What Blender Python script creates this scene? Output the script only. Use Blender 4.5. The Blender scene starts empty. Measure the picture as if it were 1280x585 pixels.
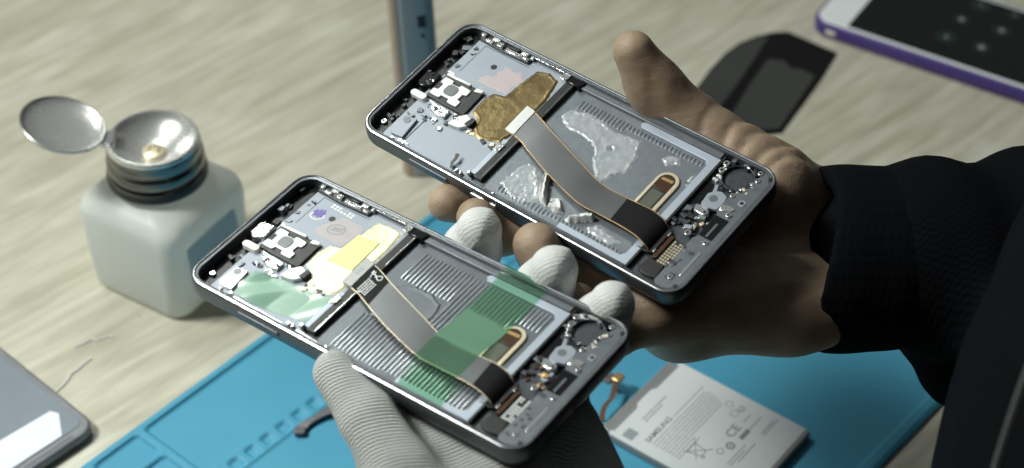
import bpy, math, random
import numpy as np
from mathutils import Matrix, Vector

random.seed(7)
S = 0.001                      # every number below is in millimetres
C = bpy.context.scene.collection
R_ = math.radians

# ------------------------------------------------------------------ materials
def new_mat(name):
    m = bpy.data.materials.new(name); m.use_nodes = True
    nt = m.node_tree; b = nt.nodes['Principled BSDF']
    return m, nt, b

def mat(name, col, rough=.5, metal=0., var=.12, vscale=250., bump=.0, bscale=900., spec=.5, rvar=.12, sss=0., trans=0., coat=0., stretch=None, bdist=.0004):
    m, nt, b = new_mat(name)
    N, Lk = nt.nodes, nt.links
    tc = N.new('ShaderNodeTexCoord'); mp = N.new('ShaderNodeMapping')
    Lk.new(tc.outputs['Object'], mp.inputs['Vector'])
    if stretch: mp.inputs['Scale'].default_value = stretch
    n1 = N.new('ShaderNodeTexNoise'); n1.inputs['Scale'].default_value = vscale; n1.inputs['Detail'].default_value = 5
    Lk.new(mp.outputs[0], n1.inputs['Vector'])
    mx = N.new('ShaderNodeMix'); mx.data_type = 'RGBA'
    c = Vector(col[:3])
    mx.inputs[6].default_value = (*(c * (1 - var)), 1); mx.inputs[7].default_value = (*[min(1, k * (1 + var)) for k in c], 1)
    Lk.new(n1.outputs['Fac'], mx.inputs[0]); Lk.new(mx.outputs[2], b.inputs['Base Color'])
    mr = N.new('ShaderNodeMapRange'); mr.inputs[3].default_value = max(.02, rough - rvar * rough); mr.inputs[4].default_value = min(1, rough + rvar * rough * 2)
    Lk.new(n1.outputs['Fac'], mr.inputs[0]); Lk.new(mr.outputs[0], b.inputs['Roughness'])
    b.inputs['Metallic'].default_value = metal
    b.inputs['Specular IOR Level'].default_value = spec
    if coat: b.inputs['Coat Weight'].default_value = coat; b.inputs['Coat Roughness'].default_value = .08
    if sss:
        b.inputs['Subsurface Weight'].default_value = sss
        b.inputs['Subsurface Radius'].default_value = (1, .6, .4); b.inputs['Subsurface Scale'].default_value = .006
    if trans: b.inputs['Transmission Weight'].default_value = trans
    if bump:
        n2 = N.new('ShaderNodeTexNoise'); n2.inputs['Scale'].default_value = bscale; n2.inputs['Detail'].default_value = 4
        Lk.new(mp.outputs[0], n2.inputs['Vector'])
        bp = N.new('ShaderNodeBump'); bp.inputs['Strength'].default_value = bump; bp.inputs['Distance'].default_value = bdist
        Lk.new(n2.outputs['Fac'], bp.inputs['Height']); Lk.new(bp.outputs[0], b.inputs['Normal'])
    return m

M = {}
M['frame'] = mat('anodised_frame', (.115, .123, .135), .33, .75, .12, 120, .06, 3000)
M['edge'] = mat('polished_edge_metal', (.55, .57, .60), .22, .95, .08, 150)
M['frame_dark'] = mat('dark_frame_side', (.035, .037, .042), .28, .6, .1, 120)
M['mid'] = mat('midplate_metal', (.30, .335, .39), .52, .30, .10, 90, .10, 1500)
M['bay'] = mat('bay_metal', (.13, .143, .16), .42, .55, .14, 160, .15, 1400)
M['bayglue'] = mat('bay_metal_gluey', (.17, .19, .215), .42, .45, .2, 260, .25, 500)
M['ridge'] = mat('ridge_metal', (.50, .54, .59), .28, .7, .08, 200)
M['plateau'] = mat('plateau_tape', (.40, .45, .53), .42, .25, .06, 100, .05, 800)
M['black'] = mat('black_plastic', (.008, .008, .009), .42, 0, .3, 400, .15, 1800)
M['blackgloss'] = mat('black_gloss', (.006, .006, .007), .16, 0, .2, 300)
M['dkgrey'] = mat('dark_grey_board', (.05, .055, .065), .42, .3, .4, 420, .35, 1300)
M['deck'] = mat('speaker_deck', (.15, .165, .185), .40, .5, .2, 300, .15, 1500)
M['silver'] = mat('bright_silver', (.80, .81, .80), .17, .9, .08, 500, .2, 1500)
M['whitebracket'] = mat('white_bracket', (.72, .73, .72), .30, .35, .05, 400, .08, 2000)
M['greybtn'] = mat('grey_sensor', (.13, .145, .16), .35, .1, .1, 300)
M['cream'] = mat('cream_flash', (.85, .82, .70), .3, 0, .06, 600)
M['gold'] = mat('gold_contact', (.80, .52, .24), .28, .9, .12, 500)
M['goldpale'] = mat('pale_gold_ring', (.74, .64, .46), .34, .6, .08, 400)
M['brownchip'] = mat('brown_chip', (.07, .035, .018), .28, .3, .3, 600)
M['olive'] = mat('olive_sensor', (.10, .11, .085), .35, .2, .12, 500)
M['copper'] = mat('copper_tape', (.17, .125, .055), .36, .75, .45, 110, .6, 170, bdist=.0006)
M['goldfoil'] = mat('gold_foil', (.82, .77, .50), .36, .45, .12, 110, .6, 150, bdist=.0007)
M['yellowprint'] = mat('yellow_tape', (.66, .68, .30), .45, .1, .06, 300)
M['pink'] = mat('pink_pad', (.44, .375, .39), .5, .1, .05, 200)
M['pinkgrey'] = mat('pinkish_grey_pad', (.40, .365, .385), .5, .1, .12, 200)
M['ink'] = mat('violet_ink', (.16, .13, .38), .6, 0, .3, 900)
M['greyline'] = mat('grey_print', (.24, .26, .28), .5, 0, .1, 600)
M['whiteprint'] = mat('white_print', (.80, .82, .82), .5, 0, .05, 600)
M['cable'] = mat('ribbon_black', (.125, .13, .135), .36, .8, .08, 100, .04, 120, bdist=.002)
M['coverlay'] = mat('black_coverlay', (.004, .004, .005), .5, 0, .2, 200, spec=.15)
M['cabletab'] = mat('cable_tab_grey', (.36, .37, .37), .45, .3, .08, 300)
M['glue'] = mat('dried_glue', (.34, .365, .39), .24, 0, .35, 420, .35, 520, sss=.0, coat=.4)
M['gluewhite'] = mat('white_dried_glue', (.66, .67, .66), .32, 0, .1, 300, .4, 700, coat=.4)
M['chrome'] = mat('chrome_cap', (.84, .84, .82), .13, .92, .05, 60, .05, 400)
M['dishmetal'] = mat('brushed_dish', (.74, .745, .73), .25, .8, .06, 60, .04, 400)
M['chromedark'] = mat('dark_chrome_collar', (.20, .195, .185), .22, 1, .15, 100)
M['hdpe'] = mat('milky_plastic', (.92, .95, .93), .36, 0, .03, 40, .04, 200, sss=1.)
_b = M['hdpe'].node_tree.nodes['Principled BSDF']; _b.inputs['Subsurface Weight'].default_value = 0.
_nt = M['hdpe'].node_tree; _t = _nt.nodes.new('ShaderNodeBsdfTranslucent'); _t.inputs['Color'].default_value = (.97, .985, .96, 1); _mx = _nt.nodes.new('ShaderNodeMixShader'); _mx.inputs[0].default_value = .5
_nt.links.new(_b.outputs[0], _mx.inputs[1]); _nt.links.new(_t.outputs[0], _mx.inputs[2]); _nt.links.new(_mx.outputs[0], _nt.nodes['Material Output'].inputs['Surface'])
M['sticker_grey'] = mat('grey_sticker', (.62, .65, .66), .6, 0, .05, 120)
M['bronze'] = mat('bronze_shell', (.42, .33, .275), .42, .2, .06, 50)
M['slate'] = mat('slate_shell', (.32, .345, .37), .4, .1, .08, 60)
M['purple'] = mat('purple_case', (.058, .034, .19), .38, .0, .08, 80, .05, 900)
M['whitefront'] = mat('white_front_glass', (.80, .84, .86), .14, 0, .02, 50)
M['screen'] = mat('off_screen_glass', (.004, .005, .0055), .12, 0, .1, 50)
M['glassdark'] = mat('smoked_plate', (.004, .004, .004), .12, 0, .2, 60, spec=.3)
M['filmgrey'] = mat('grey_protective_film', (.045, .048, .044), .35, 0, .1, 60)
M['backplate'] = mat('grey_back_plate', (.20, .235, .275), .5, .15, .16, 45, .06, 600, spec=.3)
M['backrim'] = mat('scuffed_rim', (.20, .21, .23), .5, .3, .25, 160, .2, 900)
M['whitesticker'] = mat('white_sticker', (.74, .80, .84), .6, 0, .03, 90)
M['battery'] = mat('battery_pouch', (.27, .275, .28), .42, .35, .1, 150, .1, 700)
M['batterydark'] = mat('battery_side', (.05, .05, .055), .4, .2, .1, 150)
M['label'] = mat('battery_label', (.61, .645, .67), .40, 0, .04, 60, .05, 500)
M['print'] = mat('grey_label_print', (.20, .22, .25), .6, 0, .1, 900)
M['printfaint'] = mat('faint_label_print', (.27, .30, .33), .6, 0, .1, 900)
M['flexbrown'] = mat('brown_flex', (.13, .065, .03), .38, .1, .2, 500)
M['flexgrey'] = mat('grey_flex', (.10, .10, .11), .40, .1, .2, 400, .2, 800)
M['zip'] = mat('zip_teeth', (.10, .10, .095), .4, .3, .1, 400)

def tint_film(name, col, body, fac, rough=.12):
    m = bpy.data.materials.new(name); m.use_nodes = True
    nt = m.node_tree; N, Lk = nt.nodes, nt.links
    b = N['Principled BSDF']; b.inputs['Base Color'].default_value = (*body, 1); b.inputs['Roughness'].default_value = rough
    b.inputs['Specular IOR Level'].default_value = .55
    t = N.new('ShaderNodeBsdfTransparent'); t.inputs['Color'].default_value = (*col, 1)
    mx = N.new('ShaderNodeMixShader')
    fr = N.new('ShaderNodeFresnel'); fr.inputs['IOR'].default_value = 1.38
    ad = N.new('ShaderNodeMath'); ad.operation = 'ADD'; ad.use_clamp = True; ad.inputs[1].default_value = fac
    Lk.new(fr.outputs[0], ad.inputs[0]); Lk.new(ad.outputs[0], mx.inputs[0])
    Lk.new(t.outputs[0], mx.inputs[1]); Lk.new(b.outputs[0], mx.inputs[2])
    tc = N.new('ShaderNodeTexCoord'); n2 = N.new('ShaderNodeTexNoise'); n2.inputs['Scale'].default_value = 90
    Lk.new(tc.outputs['Object'], n2.inputs['Vector'])
    bp = N.new('ShaderNodeBump'); bp.inputs['Strength'].default_value = .1; bp.inputs['Distance'].default_value = .001
    Lk.new(n2.outputs['Fac'], bp.inputs['Height']); Lk.new(bp.outputs[0], b.inputs['Normal']); Lk.new(bp.outputs[0], fr.inputs['Normal'])
    Lk.new(mx.outputs[0], N['Material Output'].inputs['Surface'])
    return m
M['greenfilm'] = tint_film('green_tinted_film', (.64, .85, .70), (.12, .24, .16), .03, .06)
M['greensheet'] = tint_film('green_tinted_sheet', (.60, .82, .68), (.30, .46, .37), .42, .22)

def wood():
    m, nt, b = new_mat('pale_wood_laminate'); N, Lk = nt.nodes, nt.links
    tc = N.new('ShaderNodeTexCoord')
    mp = N.new('ShaderNodeMapping'); mp.inputs['Rotation'].default_value = (0, 0, R_(-44)); Lk.new(tc.outputs['Object'], mp.inputs['Vector'])
    def noise(sc, stretch, det=6, dist=0.):
        q = N.new('ShaderNodeMapping'); q.inputs['Scale'].default_value = stretch; Lk.new(mp.outputs[0], q.inputs['Vector'])
        n = N.new('ShaderNodeTexNoise'); n.inputs['Scale'].default_value = sc; n.inputs['Detail'].default_value = det; n.inputs['Distortion'].default_value = dist
        Lk.new(q.outputs[0], n.inputs['Vector']); return n.outputs['Fac']
    def ramp(src, a, bb, c0, c1):
        r = N.new('ShaderNodeValToRGB'); Lk.new(src, r.inputs[0])
        r.color_ramp.elements[0].position = a; r.color_ramp.elements[1].position = bb
        r.color_ramp.elements[0].color = (*c0, 1); r.color_ramp.elements[1].color = (*c1, 1); return r.outputs[0]
    def mix(f, a, bb, mode='MIX'):
        x = N.new('ShaderNodeMix'); x.data_type = 'RGBA'; x.blend_type = mode
        if isinstance(f, float): x.inputs[0].default_value = f
        else: Lk.new(f, x.inputs[0])
        Lk.new(a, x.inputs[6]); Lk.new(bb, x.inputs[7]); return x.outputs[2]
    base = ramp(noise(24, (.42, 1, 1), 8, 1.4), .28, .72, (.475, .455, .365), (.60, .585, .50))
    fine = ramp(noise(150, (.12, 1, 1), 8, .5), .33, .67, (.76, .75, .72), (1.09, 1.09, 1.09))
    c = mix(.85, base, fine, 'MULTIPLY')
    blot = ramp(noise(26, (.7, 1, 1), 3, .4), .60, .74, (0, 0, 0), (.45, .45, .45))
    wht = N.new('ShaderNodeRGB'); wht.outputs[0].default_value = (.62, .63, .56, 1)
    c = mix(blot, c, wht.outputs[0])
    dk = ramp(noise(9, (.05, 1, 1), 3, .2), .58, .70, (0, 0, 0), (.42, .42, .42))
    br = N.new('ShaderNodeRGB'); br.outputs[0].default_value = (.36, .335, .25, 1)
    c = mix(dk, c, br.outputs[0])
    vo = N.new('ShaderNodeTexVoronoi'); vo.inputs['Scale'].default_value = 55; Lk.new(tc.outputs['Object'], vo.inputs['Vector'])
    sp = ramp(vo.outputs['Distance'], .025, .05, (.55, .55, .55), (0, 0, 0)); dkc = N.new('ShaderNodeRGB'); dkc.outputs[0].default_value = (.20, .18, .13, 1)
    c = mix(sp, c, dkc.outputs[0])
    scr = ramp(noise(60, (.03, .9, 1), 2, 1.6), .70, .74, (0, 0, 0), (.35, .35, .35)); c = mix(scr, c, wht.outputs[0])
    Lk.new(c, b.inputs['Base Color'])
    b.inputs['Roughness'].default_value = .5; b.inputs['Specular IOR Level'].default_value = .3
    bp = N.new('ShaderNodeBump'); bp.inputs['Strength'].default_value = .25; bp.inputs['Distance'].default_value = .0008
    Lk.new(noise(90, (.1, 1, 1), 5), bp.inputs['Height']); Lk.new(bp.outputs[0], b.inputs['Normal'])
    return m
M['wood'] = wood()

def silicone():
    m, nt, b = new_mat('blue_silicone'); N, Lk = nt.nodes, nt.links
    tc = N.new('ShaderNodeTexCoord')
    n = N.new('ShaderNodeTexNoise'); n.inputs['Scale'].default_value = 16; n.inputs['Detail'].default_value = 4; Lk.new(tc.outputs['Object'], n.inputs['Vector'])
    r = N.new('ShaderNodeValToRGB'); Lk.new(n.outputs['Fac'], r.inputs[0])
    r.color_ramp.elements[0].position = .3; r.color_ramp.elements[1].position = .75
    r.color_ramp.elements[0].color = (.055, .275, .425, 1); r.color_ramp.elements[1].color = (.072, .32, .475, 1)
    vo = N.new('ShaderNodeTexVoronoi'); vo.inputs['Scale'].default_value = 70; Lk.new(tc.outputs['Object'], vo.inputs['Vector'])
    vr = N.new('ShaderNodeValToRGB'); Lk.new(vo.outputs['Distance'], vr.inputs[0]); vr.color_ramp.elements[0].position = .03; vr.color_ramp.elements[1].position = .06
    vr.color_ramp.elements[0].color = (.6, .6, .6, 1); vr.color_ramp.elements[1].color = (0, 0, 0, 1)
    n3 = N.new('ShaderNodeTexNoise'); n3.inputs['Scale'].default_value = 9; Lk.new(tc.outputs['Object'], n3.inputs['Vector'])
    gt = N.new('ShaderNodeMath'); gt.operation = 'GREATER_THAN'; gt.inputs[1].default_value = .52; Lk.new(n3.outputs['Fac'], gt.inputs[0])
    mu = N.new('ShaderNodeMath'); mu.operation = 'MULTIPLY'; Lk.new(vr.outputs[0], mu.inputs[0]); Lk.new(gt.outputs[0], mu.inputs[1])
    mx = N.new('ShaderNodeMix'); mx.data_type = 'RGBA'; Lk.new(mu.outputs[0], mx.inputs[0]); Lk.new(r.outputs[0], mx.inputs[6]); mx.inputs[7].default_value = (.02, .13, .22, 1)
    Lk.new(mx.outputs[2], b.inputs['Base Color'])
    b.inputs['Roughness'].default_value = .58; b.inputs['Specular IOR Level'].default_value = .35
    n2 = N.new('ShaderNodeTexNoise'); n2.inputs['Scale'].default_value = 1200; Lk.new(tc.outputs['Object'], n2.inputs['Vector'])
    bp = N.new('ShaderNodeBump'); bp.inputs['Strength'].default_value = .15; bp.inputs['Distance'].default_value = .0003
    Lk.new(n2.outputs['Fac'], bp.inputs['Height']); Lk.new(bp.outputs[0], b.inputs['Normal'])
    return m
M['silicone'] = silicone()

def skin():
    m, nt, b = new_mat('skin'); N, Lk = nt.nodes, nt.links
    tc = N.new('ShaderNodeTexCoord')
    n = N.new('ShaderNodeTexNoise'); n.inputs['Scale'].default_value = 45; n.inputs['Detail'].default_value = 6; Lk.new(tc.outputs['Object'], n.inputs['Vector'])
    r = N.new('ShaderNodeValToRGB'); Lk.new(n.outputs['Fac'], r.inputs[0])
    r.color_ramp.elements[0].position = .3; r.color_ramp.elements[1].position = .72
    r.color_ramp.elements[0].color = (.21, .145, .098, 1); r.color_ramp.elements[1].color = (.40, .30, .215, 1)
    Lk.new(r.outputs[0], b.inputs['Base Color'])
    b.inputs['Roughness'].default_value = .46; b.inputs['Specular IOR Level'].default_value = .45
    b.inputs['Subsurface Weight'].default_value = .25; b.inputs['Subsurface Radius'].default_value = (1, .35, .2); b.inputs['Subsurface Scale'].default_value = .004
    v = N.new('ShaderNodeTexVoronoi'); v.inputs['Scale'].default_value = 1400; v.feature = 'DISTANCE_TO_EDGE'; Lk.new(tc.outputs['Object'], v.inputs['Vector'])
    q = N.new('ShaderNodeMapping'); q.inputs['Rotation'].default_value = (0, 0, R_(40)); q.inputs['Scale'].default_value = (.25, 1, 1); Lk.new(tc.outputs['Object'], q.inputs['Vector'])
    w = N.new('ShaderNodeTexNoise'); w.inputs['Scale'].default_value = 260; w.inputs['Detail'].default_value = 5; Lk.new(q.outputs[0], w.inputs['Vector'])
    a = N.new('ShaderNodeMath'); a.operation = 'MULTIPLY_ADD'; a.inputs[1].default_value = 3.2; Lk.new(w.outputs['Fac'], a.inputs[0]); Lk.new(v.outputs['Distance'], a.inputs[2])
    bp = N.new('ShaderNodeBump'); bp.inputs['Strength'].default_value = .32; bp.inputs['Distance'].default_value = .0007
    Lk.new(a.outputs[0], bp.inputs['Height']); Lk.new(bp.outputs[0], b.inputs['Normal'])
    return m
M['skin'] = skin()

def knit(name, col, direction, cross, period, strength, rough=.8, tip=False, dirt=.1):
    m, nt, b = new_mat(name); N, Lk = nt.nodes, nt.links
    tc = N.new('ShaderNodeTexCoord')
    def dot(v):
        d = N.new('ShaderNodeVectorMath'); d.operation = 'DOT_PRODUCT'; d.inputs[1].default_value = Vector(v).normalized(); Lk.new(tc.outputs['Object'], d.inputs[0]); return d.outputs['Value']
    def math_(op, a, bb=None, c=None):
        x = N.new('ShaderNodeMath'); x.operation = op
        for i, k in enumerate((a, bb, c)):
            if k is None: continue
            if isinstance(k, (int, float)): x.inputs[i].default_value = k
            else: Lk.new(k, x.inputs[i])
        return x.outputs[0]
    n = N.new('ShaderNodeTexNoise'); n.inputs['Scale'].default_value = 60; n.inputs['Detail'].default_value = 3; Lk.new(tc.outputs['Object'], n.inputs['Vector'])
    k = 2 * math.pi / (period * S)
    zig = math_('SINE', math_('MULTIPLY', dot(cross), k * .72))
    ph = math_('MULTIPLY_ADD', dot(direction), k, math_('MULTIPLY_ADD', n.outputs['Fac'], 3.5, math_('MULTIPLY', zig, .55)))
    rows = math_('MULTIPLY', math_('SINE', ph), math_('MULTIPLY_ADD', math_('SINE', math_('MULTIPLY_ADD', dot(cross), k * 1.15, math_('MULTIPLY', n.outputs['Fac'], 3.))), .38, .62))
    if tip:
        n2 = N.new('ShaderNodeTexNoise'); n2.inputs['Scale'].default_value = 230; n2.inputs['Detail'].default_value = 4; n2.inputs['Distortion'].default_value = 1.2
        Lk.new(tc.outputs['Object'], n2.inputs['Vector'])
        rows = math_('MULTIPLY_ADD', n2.outputs['Fac'], .7, math_('MULTIPLY', rows, .13))
    mx = N.new('ShaderNodeMix'); mx.data_type = 'RGBA'
    c = Vector(col); mx.inputs[6].default_value = (*(c * (1 - dirt * 2)), 1); mx.inputs[7].default_value = (*c, 1)
    Lk.new(math_('MULTIPLY_ADD', n.outputs['Fac'], .9, math_('MULTIPLY', rows, .18)), mx.inputs[0]); Lk.new(mx.outputs[2], b.inputs['Base Color'])
    b.inputs['Roughness'].default_value = rough; b.inputs['Specular IOR Level'].default_value = .05 if col[0] < .05 else .2
    if name == 'knitted_glove': b.inputs['Sheen Weight'].default_value = .1
    bp = N.new('ShaderNodeBump'); bp.inputs['Strength'].default_value = strength; bp.inputs['Distance'].default_value = .0006
    Lk.new(rows, bp.inputs['Height']); Lk.new(bp.outputs[0], b.inputs['Normal'])
    return m
M['glove'] = knit('knitted_glove', (.66, .675, .67), (-.24, .91, .30), (.9, .25, .1), 1.3, .95, dirt=.22)
M['glovetip'] = knit('coated_glove_tip', (.60, .61, .605), (-.24, .91, .30), (.9, .25, .1), 1.45, .8, .6, True, .03)
M['hoodie'] = knit('dark_hoodie', (.004, .0045, .006), (.3, .8, .3), (.9, -.1, .2), 2.4, .35, .9)
M['cuff'] = knit('dark_ribbed_cuff', (.004, .0045, .006), (.02, .75, -.65), (.9, 0, .2), 3.2, .2, .9)

# ------------------------------------------------------------------ mesh helpers (millimetres)
class MB:
    def __init__(s): s.v = []; s.f = []
    def add(s, v, f):
        o = len(s.v); s.v += [tuple(p) for p in v]; s.f += [tuple(i + o for i in q) for q in f]; return s
    def prism(s, poly, z0, z1):
        p = list(poly); a = sum(p[i - 1][0] * p[i][1] - p[i][0] * p[i - 1][1] for i in range(len(p)))
        if a < 0: p = p[::-1]
        n = len(p)
        return s.add([(x, y, z0) for x, y in p] + [(x, y, z1) for x, y in p],
                     [tuple(range(n))[::-1], tuple(range(n, 2 * n))] + [(i, (i + 1) % n, n + (i + 1) % n, n + i) for i in range(n)])
    def box(s, x0, y0, z0, x1, y1, z1): return s.prism([(x0, y0), (x1, y0), (x1, y1), (x0, y1)], z0, z1)
    def cyl(s, x, y, r, z0, z1, n=20): return s.prism([(x + r * math.cos(2 * math.pi * i / n), y + r * math.sin(2 * math.pi * i / n)) for i in range(n)], z0, z1)
    def ring(s, x, y, r0, r1, z0, z1, n=24, ax=1., rot=0.):
        pr = [(r1, z0), (r1, z1), (r0, z1), (r0, z0)]; v = []; f = []
        for i in range(n):
            t = 2 * math.pi * i / n
            for r, z in pr:
                a, b = r * math.cos(t) * ax, r * math.sin(t)
                v.append((x + a * math.cos(rot) - b * math.sin(rot), y + a * math.sin(rot) + b * math.cos(rot), z))
        for i in range(n):
            for j in range(4):
                f.append((4 * i + j, 4 * ((i + 1) % n) + j, 4 * ((i + 1) % n) + (j + 1) % 4, 4 * i + (j + 1) % 4))
        return s.add(v, f)
    def lathe(s, prof, n=64, closed=False):
        v = []; f = []; m = len(prof)
        for i in range(n):
            t = 2 * math.pi * i / n
            for r, z in prof: v.append((r * math.cos(t), r * math.sin(t), z))
        for i in range(n):
            for j in range(m if closed else m - 1):
                f.append((m * i + j, m * ((i + 1) % n) + j, m * ((i + 1) % n) + (j + 1) % m, m * i + (j + 1) % m))
        return s.add(v, f)
    def loft(s, loops, cap0=True, cap1=True):
        n = len(loops[0]); v = [p for l in loops for p in l]; f = []
        for k in range(len(loops) - 1):
            for i in range(n):
                f.append((k * n + i, k * n + (i + 1) % n, (k + 1) * n + (i + 1) % n, (k + 1) * n + i))
        if cap0: f.append(tuple(range(n))[::-1])
        if cap1: f.append(tuple(range((len(loops) - 1) * n, len(loops) * n)))
        return s.add(v, f)
    def tube(s, path, r, n=8):
        P = [Vector(p) for p in path]; loops = []
        for i, p in enumerate(P):
            d = (P[min(i + 1, len(P) - 1)] - P[max(i - 1, 0)]).normalized()
            a = d.cross(Vector((0, 0, 1)));  a = a.normalized() if a.length > .05 else Vector((1, 0, 0)); b = d.cross(a)
            rr = r[i] if isinstance(r, (list, tuple)) else r
            loops.append([p + a * rr * math.cos(2 * math.pi * k / n) + b * rr * math.sin(2 * math.pi * k / n) for k in range(n)])
        return s.loft(loops)
    def strip(s, L, Rr, th):
        """ribbon of thickness th between two 3-D edge lines"""
        n = len(L); v = [Vector(p) for p in L] + [Vector(p) for p in Rr] + [Vector(p) - Vector((0, 0, th)) for p in L] + [Vector(p) - Vector((0, 0, th)) for p in Rr]
        f = []
        for i in range(n - 1):
            f += [(i, i + 1, n + i + 1, n + i), (2 * n + i, 3 * n + i, 3 * n + i + 1, 2 * n + i + 1),
                  (i, 2 * n + i, 2 * n + i + 1, i + 1), (n + i, n + i + 1, 3 * n + i + 1, 3 * n + i)]
        f += [(0, n, 3 * n, 2 * n), (n - 1, 3 * n - 1, 4 * n - 1, 2 * n - 1)]
        return s.add(v, f)

def link(o, parent=None):
    C.objects.link(o)
    if parent is not None: o.parent = parent
    return o

def obj(name, mb, m, parent=None, bevel=0., seg=2, smooth=35, sub=0):
    me = bpy.data.meshes.new(name)
    me.from_pydata([(x * S, y * S, z * S) for x, y, z in mb.v], [], mb.f); me.update()
    me.materials.append(M[m] if isinstance(m, str) else m)
    import bmesh
    bm = bmesh.new(); bm.from_mesh(me); bmesh.ops.recalc_face_normals(bm, faces=bm.faces); bm.to_mesh(me); bm.free()
    if smooth:
        me.polygons.foreach_set('use_smooth', [True] * len(me.polygons)); me.set_sharp_from_angle(angle=R_(smooth))
    o = link(bpy.data.objects.new(name, me), parent)
    if bevel:
        b = o.modifiers.new('bevel', 'BEVEL'); b.width = bevel * S; b.segments = seg; b.limit_method = 'ANGLE'; b.angle_limit = R_(40); b.harden_normals = False
    if sub:
        q = o.modifiers.new('sub', 'SUBSURF'); q.levels = sub; q.render_levels = sub
    return o

def tag(o, label, cat, group=None, kind=None):
    if label: o['label'] = label
    if cat: o['category'] = cat
    if group: o['group'] = group
    if kind: o['kind'] = kind
    return o

def thing(name, label, cat, loc=(0, 0, 0), rz=0., group=None, matrix=None):
    o = bpy.data.objects.new(name, None); C.objects.link(o); o.empty_display_size = .01
    if matrix is not None: o.matrix_world = matrix
    else: o.location = [k * S for k in loc]; o.rotation_euler = (0, 0, rz)
    return tag(o, label, cat, group)

def rrect(x0, y0, x1, y1, r, n=8):
    p = []
    for cx, cy, a in ((x1 - r, y1 - r, 0), (x0 + r, y1 - r, 90), (x0 + r, y0 + r, 180), (x1 - r, y0 + r, 270)):
        for i in range(n + 1):
            t = R_(a + 90 * i / n); p.append((cx + r * math.cos(t), cy + r * math.sin(t)))
    return p

def letters(name, txt, size, m, parent, x, y, z, ang=0., th=.03, bold=.0, sx=1.):
    cu = bpy.data.curves.new(name, 'FONT'); cu.body = txt; cu.size = size * S; cu.extrude = th * S; cu.offset = bold * S
    t = bpy.data.objects.new(name, cu); C.objects.link(t)
    dg = bpy.context.evaluated_depsgraph_get(); me = bpy.data.meshes.new_from_object(t.evaluated_get(dg)); bpy.data.objects.remove(t)
    me.transform(Matrix.Translation((x * S, y * S, z * S)) @ Matrix.Rotation(ang, 4, 'Z') @ Matrix.Diagonal((sx, 1, 1, 1)))
    me.materials.clear(); me.materials.append(M[m])
    return link(bpy.data.objects.new(name, me), parent)

def interp(pts, n):
    """Catmull-Rom resample through points"""
    P = [np.array(p, float) for p in pts]; P = [2 * P[0] - P[1]] + P + [2 * P[-1] - P[-2]]; out = []
    m = len(pts) - 1
    for i in range(n):
        t = i / (n - 1) * m; k = min(int(t), m - 1); t -= k
        a, b, c, d = P[k:k + 4]
        out.append(.5 * (2 * b + (c - a) * t + (2 * a - 5 * b + 4 * c - d) * t * t + (3 * b - a - 3 * c + d) * t ** 3))
    return out

def vnoise(x, y, seed=0):
    r = np.random.RandomState(seed); g = r.rand(64, 64)
    xi, yi = np.floor(x).astype(int), np.floor(y).astype(int); fx, fy = x - xi, y - yi
    fx = fx * fx * (3 - 2 * fx); fy = fy * fy * (3 - 2 * fy)
    q = lambda a, b: g[(a) % 64, (b) % 64]
    return (q(xi, yi) * (1 - fx) + q(xi + 1, yi) * fx) * (1 - fy) + (q(xi, yi + 1) * (1 - fx) + q(xi + 1, yi + 1) * fx) * fy

def poly_sdf(poly, X, Y):
    p = np.array(poly, float); d = np.full(X.shape, 1e9); ins = np.zeros(X.shape, bool); n = len(p)
    for i in range(n):
        a, b = p[i - 1], p[i]; e = b - a; t = np.clip(((X - a[0]) * e[0] + (Y - a[1]) * e[1]) / (e @ e), 0, 1)
        d = np.minimum(d, np.hypot(X - a[0] - t * e[0], Y - a[1] - t * e[1]))
        c = ((a[1] > Y) != (b[1] > Y)) & (X < (b[0] - a[0]) * (Y - a[1]) / (b[1] - a[1] + 1e-12) + a[0]); ins ^= c
    return np.where(ins, -d, d)

def lump(name, poly, z, h, m, parent, step=.5, seed=1, freq=.6, amp=.6, hole=None, wv=1.6):
    """crumpled patch: a height field over an outline, skirted down to z"""
    p = np.array(poly); xs = np.arange(p[:, 0].min() - step, p[:, 0].max() + 2 * step, step); ys = np.arange(p[:, 1].min() - step, p[:, 1].max() + 2 * step, step)
    X, Y = np.meshgrid(xs, ys, indexing='ij'); wob = (vnoise(X * .8, Y * .8, seed + 5) - .5) * wv
    d = poly_sdf(poly, X, Y) + wob
    if hole is not None: d = np.maximum(d, hole[2] - np.hypot(X - hole[0], Y - hole[1]))
    nz = vnoise(X * freq, Y * freq, seed) * .6 + vnoise(X * freq * 2.7, Y * freq * 2.7, seed + 1) * .4
    edge = np.exp(-(d + .7) ** 2 / .35) * .5
    H = z + h * np.clip(-d / .8, 0, 1) * (1 - amp + amp * 1.4 * nz + edge)
    ok = d < .35; idx = -np.ones(X.shape, int); mb = MB(); f = []
    act = ok[:-1, :-1] & ok[1:, :-1] & ok[1:, 1:] & ok[:-1, 1:]
    use = np.zeros(X.shape, bool)
    for a, b in ((0, 0), (1, 0), (1, 1), (0, 1)): use[a:X.shape[0] - 1 + a, b:X.shape[1] - 1 + b] |= act
    idx[use] = np.arange(use.sum()); v = list(zip(X[use], Y[use], H[use]))
    for i, j in zip(*np.nonzero(act)): f.append((idx[i, j], idx[i + 1, j], idx[i + 1, j + 1], idx[i, j + 1]))
    mb.add(v, [tuple(int(k) for k in q) for q in f])
    return obj(name, mb, m, parent, smooth=80)

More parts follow.
